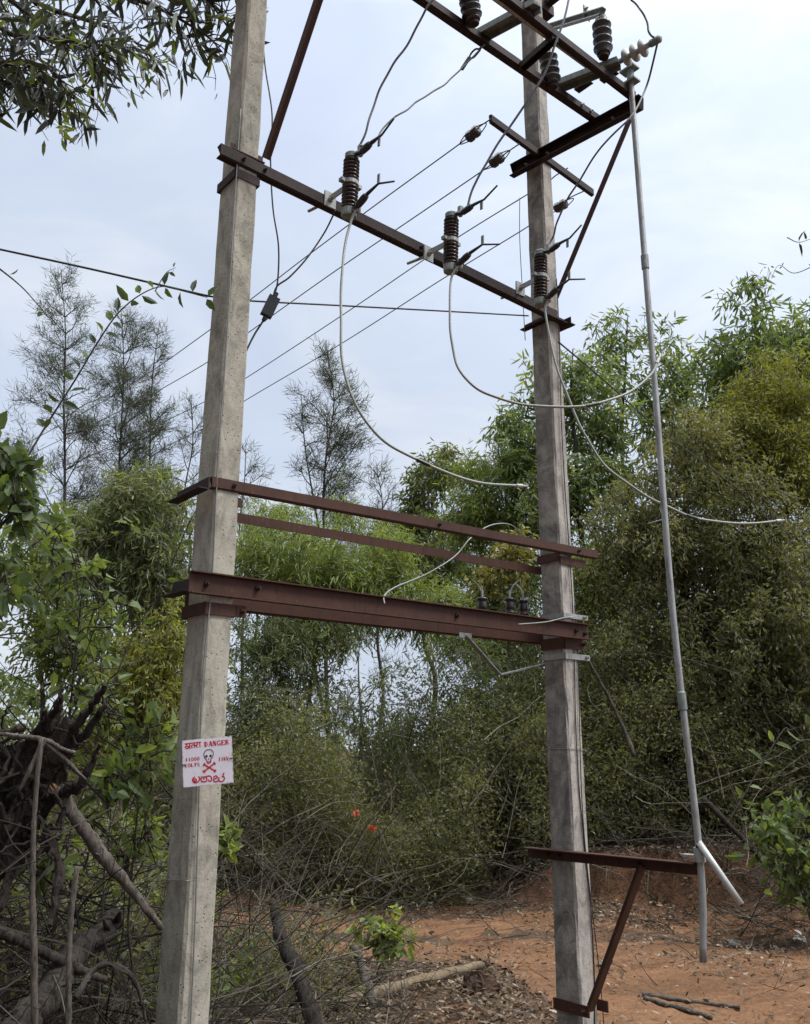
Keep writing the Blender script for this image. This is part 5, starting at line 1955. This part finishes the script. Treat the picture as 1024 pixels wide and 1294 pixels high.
# clod / stump by the log
cc = G(605, 1256)
mb = MB()
V = []
for i in range(12):
    ph = math.pi * i / 11
    for j in range(18):
        th = 2 * math.pi * j / 18
        r_ = 1 + .16 * math.sin(3 * th + ph) + RD.uniform(-.09, .09)
        r_ *= 1 + .2 * math.sin(5 * th + 3 * ph)
        V.append((math.sin(ph) * math.cos(th) * .13 * r_, math.sin(ph) * math.sin(th) * .11 * r_, math.cos(ph) * .085 * r_ + .03))
V = np.array(V) + cc
i, j = np.meshgrid(np.arange(11), np.arange(18), indexing='ij')
j2 = (j + 1) % 18
mb.add(V, np.stack([i * 18 + j, i * 18 + j2, (i + 1) * 18 + j2, (i + 1) * 18 + j], -1).reshape(-1, 4))
single('earth_clod', mb, M['clod'], 'reddish brown clod of earth under the tip of the long tan log', 'clod', smooth=False, off=cc)

# red blossoms in the thicket, white scraps on the ground
for (x, y, lab) in ((450, 1027, 'upper red blossom in the brush beyond the track'), (471, 1046, 'lower red blossom in the brush beyond the track')):
    p = U(x, y, 8.6)
    mb = MB()
    leaves(mb, p + rng.normal(size=(10, 3)) * .008, rng.normal(size=(10, 3)), .035, .03, 'broad', rng.random(10))
    rt = root('red_blossom', lab, 'flower', p)
    mb.build('petals', M['redleaf'], rt, p, tint=True)
    mb = MB()
    tube(mb, wander(p, (.3, .2, -1), .5, 5, .15), .004, 5)
    mb.build('stalk', M['bark'], rt, p)
for (x, y, s_, lab) in ((535, 1148, .035, 'white paper scrap left of a pair at the far track edge'), (545, 1149, .03, 'white paper scrap right of a pair at the far track edge'),
                        (593, 1146, .05, 'white paper scrap alone near the stained pole side of the track'), (1014, 1191, .055, 'white scrap at the right edge below the bank')):
    p = G(x, y) + np.array([0, 0, .05])
    mb = MB()
    leaves(mb, p + rng.normal(size=(5, 3)) * s_ * .3, rng.normal(size=(5, 3)), s_ * 1.6, s_ * 1.5, 'broad', flat=.3)
    single('paper_scrap', mb, M['scrap'], lab, 'litter', off=p)
for (x, y, s_, lab) in ((765, 1222, .05, 'small pale stone on the dirt left of the hanging pipe end'), (925, 1198, .06, 'brown stone at the litter edge right of the pipe')):
    p = G(x, y)
    mb = MB()
    v = nrm(rng.normal(size=(40, 3)))
    V = []
    for i in range(7):
        ph = math.pi * i / 6
        for j in range(10):
            th = 2 * math.pi * j / 10
            r_ = s_ * RD.uniform(.8, 1.15)
            V.append((math.sin(ph) * math.cos(th) * r_ * 1.3, math.sin(ph) * math.sin(th) * r_, math.cos(ph) * r_ * .7 + s_ * .5))
    V = np.array(V) + p
    i, j = np.meshgrid(np.arange(6), np.arange(10), indexing='ij')
    j2 = (j + 1) % 10
    mb.add(V, np.stack([i * 10 + j, i * 10 + j2, (i + 1) * 10 + j2, (i + 1) * 10 + j], -1).reshape(-1, 4))
    single('field_stone', mb, M['palebark'], lab, 'stone', off=p)

# ------------------------------------------------------------------ sky and light
SUN_AZ, SUN_EL = math.radians(105), math.radians(52)   # azimuth clockwise from +Y
sund = np.array([math.sin(SUN_AZ) * math.cos(SUN_EL), math.cos(SUN_AZ) * math.cos(SUN_EL), math.sin(SUN_EL)])
w = bpy.data.worlds.new('World')
sc.world = w
w.use_nodes = True
nt = w.node_tree
bg = nt.nodes['Background']
sky = nt.nodes.new('ShaderNodeTexSky')
sky.sky_type = 'NISHITA'
sky.sun_disc = False
sky.sun_elevation = SUN_EL
sky.sun_rotation = SUN_AZ
sky.air_density = 1.0
sky.dust_density = 3.0
tc = nt.nodes.new('ShaderNodeTexCoord')
sx = nt.nodes.new('ShaderNodeSeparateXYZ')
nt.links.new(tc.outputs['Generated'], sx.inputs[0])
mp = nt.nodes.new('ShaderNodeMapping')
mp.inputs['Scale'].default_value = (1, 1, 2.2)
nt.links.new(tc.outputs['Generated'], mp.inputs['Vector'])
n1 = noise(nt, 2.6, 7, .56, mp.outputs[0], .7)
cl = ramp(nt, n1, [(.32, (4.1, 4.65, 5.75)), (.50, (4.45, 4.98, 5.95)), (.66, (5.3, 5.7, 6.3))])
# overcast: brighter overhead, and brighter on the side of the veiled sun
zr = ramp(nt, sx.outputs['Z'], [(0, (.84, .84, .84)), (.40, (.90, .90, .90)), (.70, (.94, .94, .94))])
zm = nt.nodes.new('ShaderNodeMapRange')  # boost added above the view only, to lift the scene's brightness
zm.inputs['From Min'].default_value = .70
zm.inputs['From Max'].default_value = 1.0
zm.inputs['To Min'].default_value = 1.0
zm.inputs['To Max'].default_value = 5.8
nt.links.new(sx.outputs['Z'], zm.inputs['Value'])
dp = nt.nodes.new('ShaderNodeVectorMath')
dp.operation = 'DOT_PRODUCT'
nt.links.new(tc.outputs['Generated'], dp.inputs[0])
dp.inputs[1].default_value = tuple(sund)
dm_ = nt.nodes.new('ShaderNodeMapRange')
dm_.inputs['From Min'].default_value = .15
dm_.inputs['From Max'].default_value = 1.0
dm_.inputs['To Min'].default_value = .98
dm_.inputs['To Max'].default_value = 1.6
nt.links.new(dp.outputs['Value'], dm_.inputs['Value'])
cl2 = mix(nt, 1.0, cl, zr, 'MULTIPLY')
warm = ramp(nt, sx.outputs['Z'], [(.68, (1, 1, 1)), (.85, (1.0, .95, .82))])
cl2 = mix(nt, 1.0, cl2, warm, 'MULTIPLY')
cl2 = mix(nt, 1.0, cl2, zm.outputs[0], 'MULTIPLY')
cl2 = mix(nt, 1.0, cl2, dm_.outputs[0], 'MULTIPLY')
# unseen sky behind the camera's left dimmed, to darken the poles' left faces
dk = nt.nodes.new('ShaderNodeVectorMath')
dk.operation = 'DOT_PRODUCT'
nt.links.new(tc.outputs['Generated'], dk.inputs[0])
dk.inputs[1].default_value = (-.766, -.643, 0)
dkr = ramp(nt, dk.outputs['Value'], [(.05, (1, 1, 1)), (.75, (.28, .28, .29))])
cl2 = mix(nt, 1.0, cl2, dkr, 'MULTIPLY')
fin = mix(nt, .90, sky.outputs[0], cl2)
nt.links.new(fin, bg.inputs['Color'])
bg.inputs['Strength'].default_value = .10

sl = bpy.data.lights.new('sun', 'SUN')
sl.energy = 1.45
sl.angle = math.radians(20)
sl.color = (1, .95, .88)
so = bpy.data.objects.new('sun', sl)
COL.objects.link(so)
so.rotation_euler = Vector(-sund).to_track_quat('-Z', 'Y').to_euler()
so.location = (6, -2, 12)

cam = bpy.data.cameras.new('camera')
cam.sensor_fit = 'HORIZONTAL'
cam.sensor_width = 36
cam.lens = 36 * F / 1024
cam.clip_end = 2000
cam.clip_start = .05
co = bpy.data.objects.new('camera', cam)
COL.objects.link(co)
co.location = (0, 0, CH)
co.rotation_euler = (math.pi / 2 + TH, 0, 0)
sc.camera = co
sc.view_settings.view_transform = 'Standard'
sc.view_settings.look = 'None'
sc.view_settings.gamma = 1
sc.view_settings.exposure = 0.80
sc.cycles.max_bounces = 10
sc.cycles.diffuse_bounces = 6
sc.cycles.glossy_bounces = 2
sc.cycles.transmission_bounces = 6
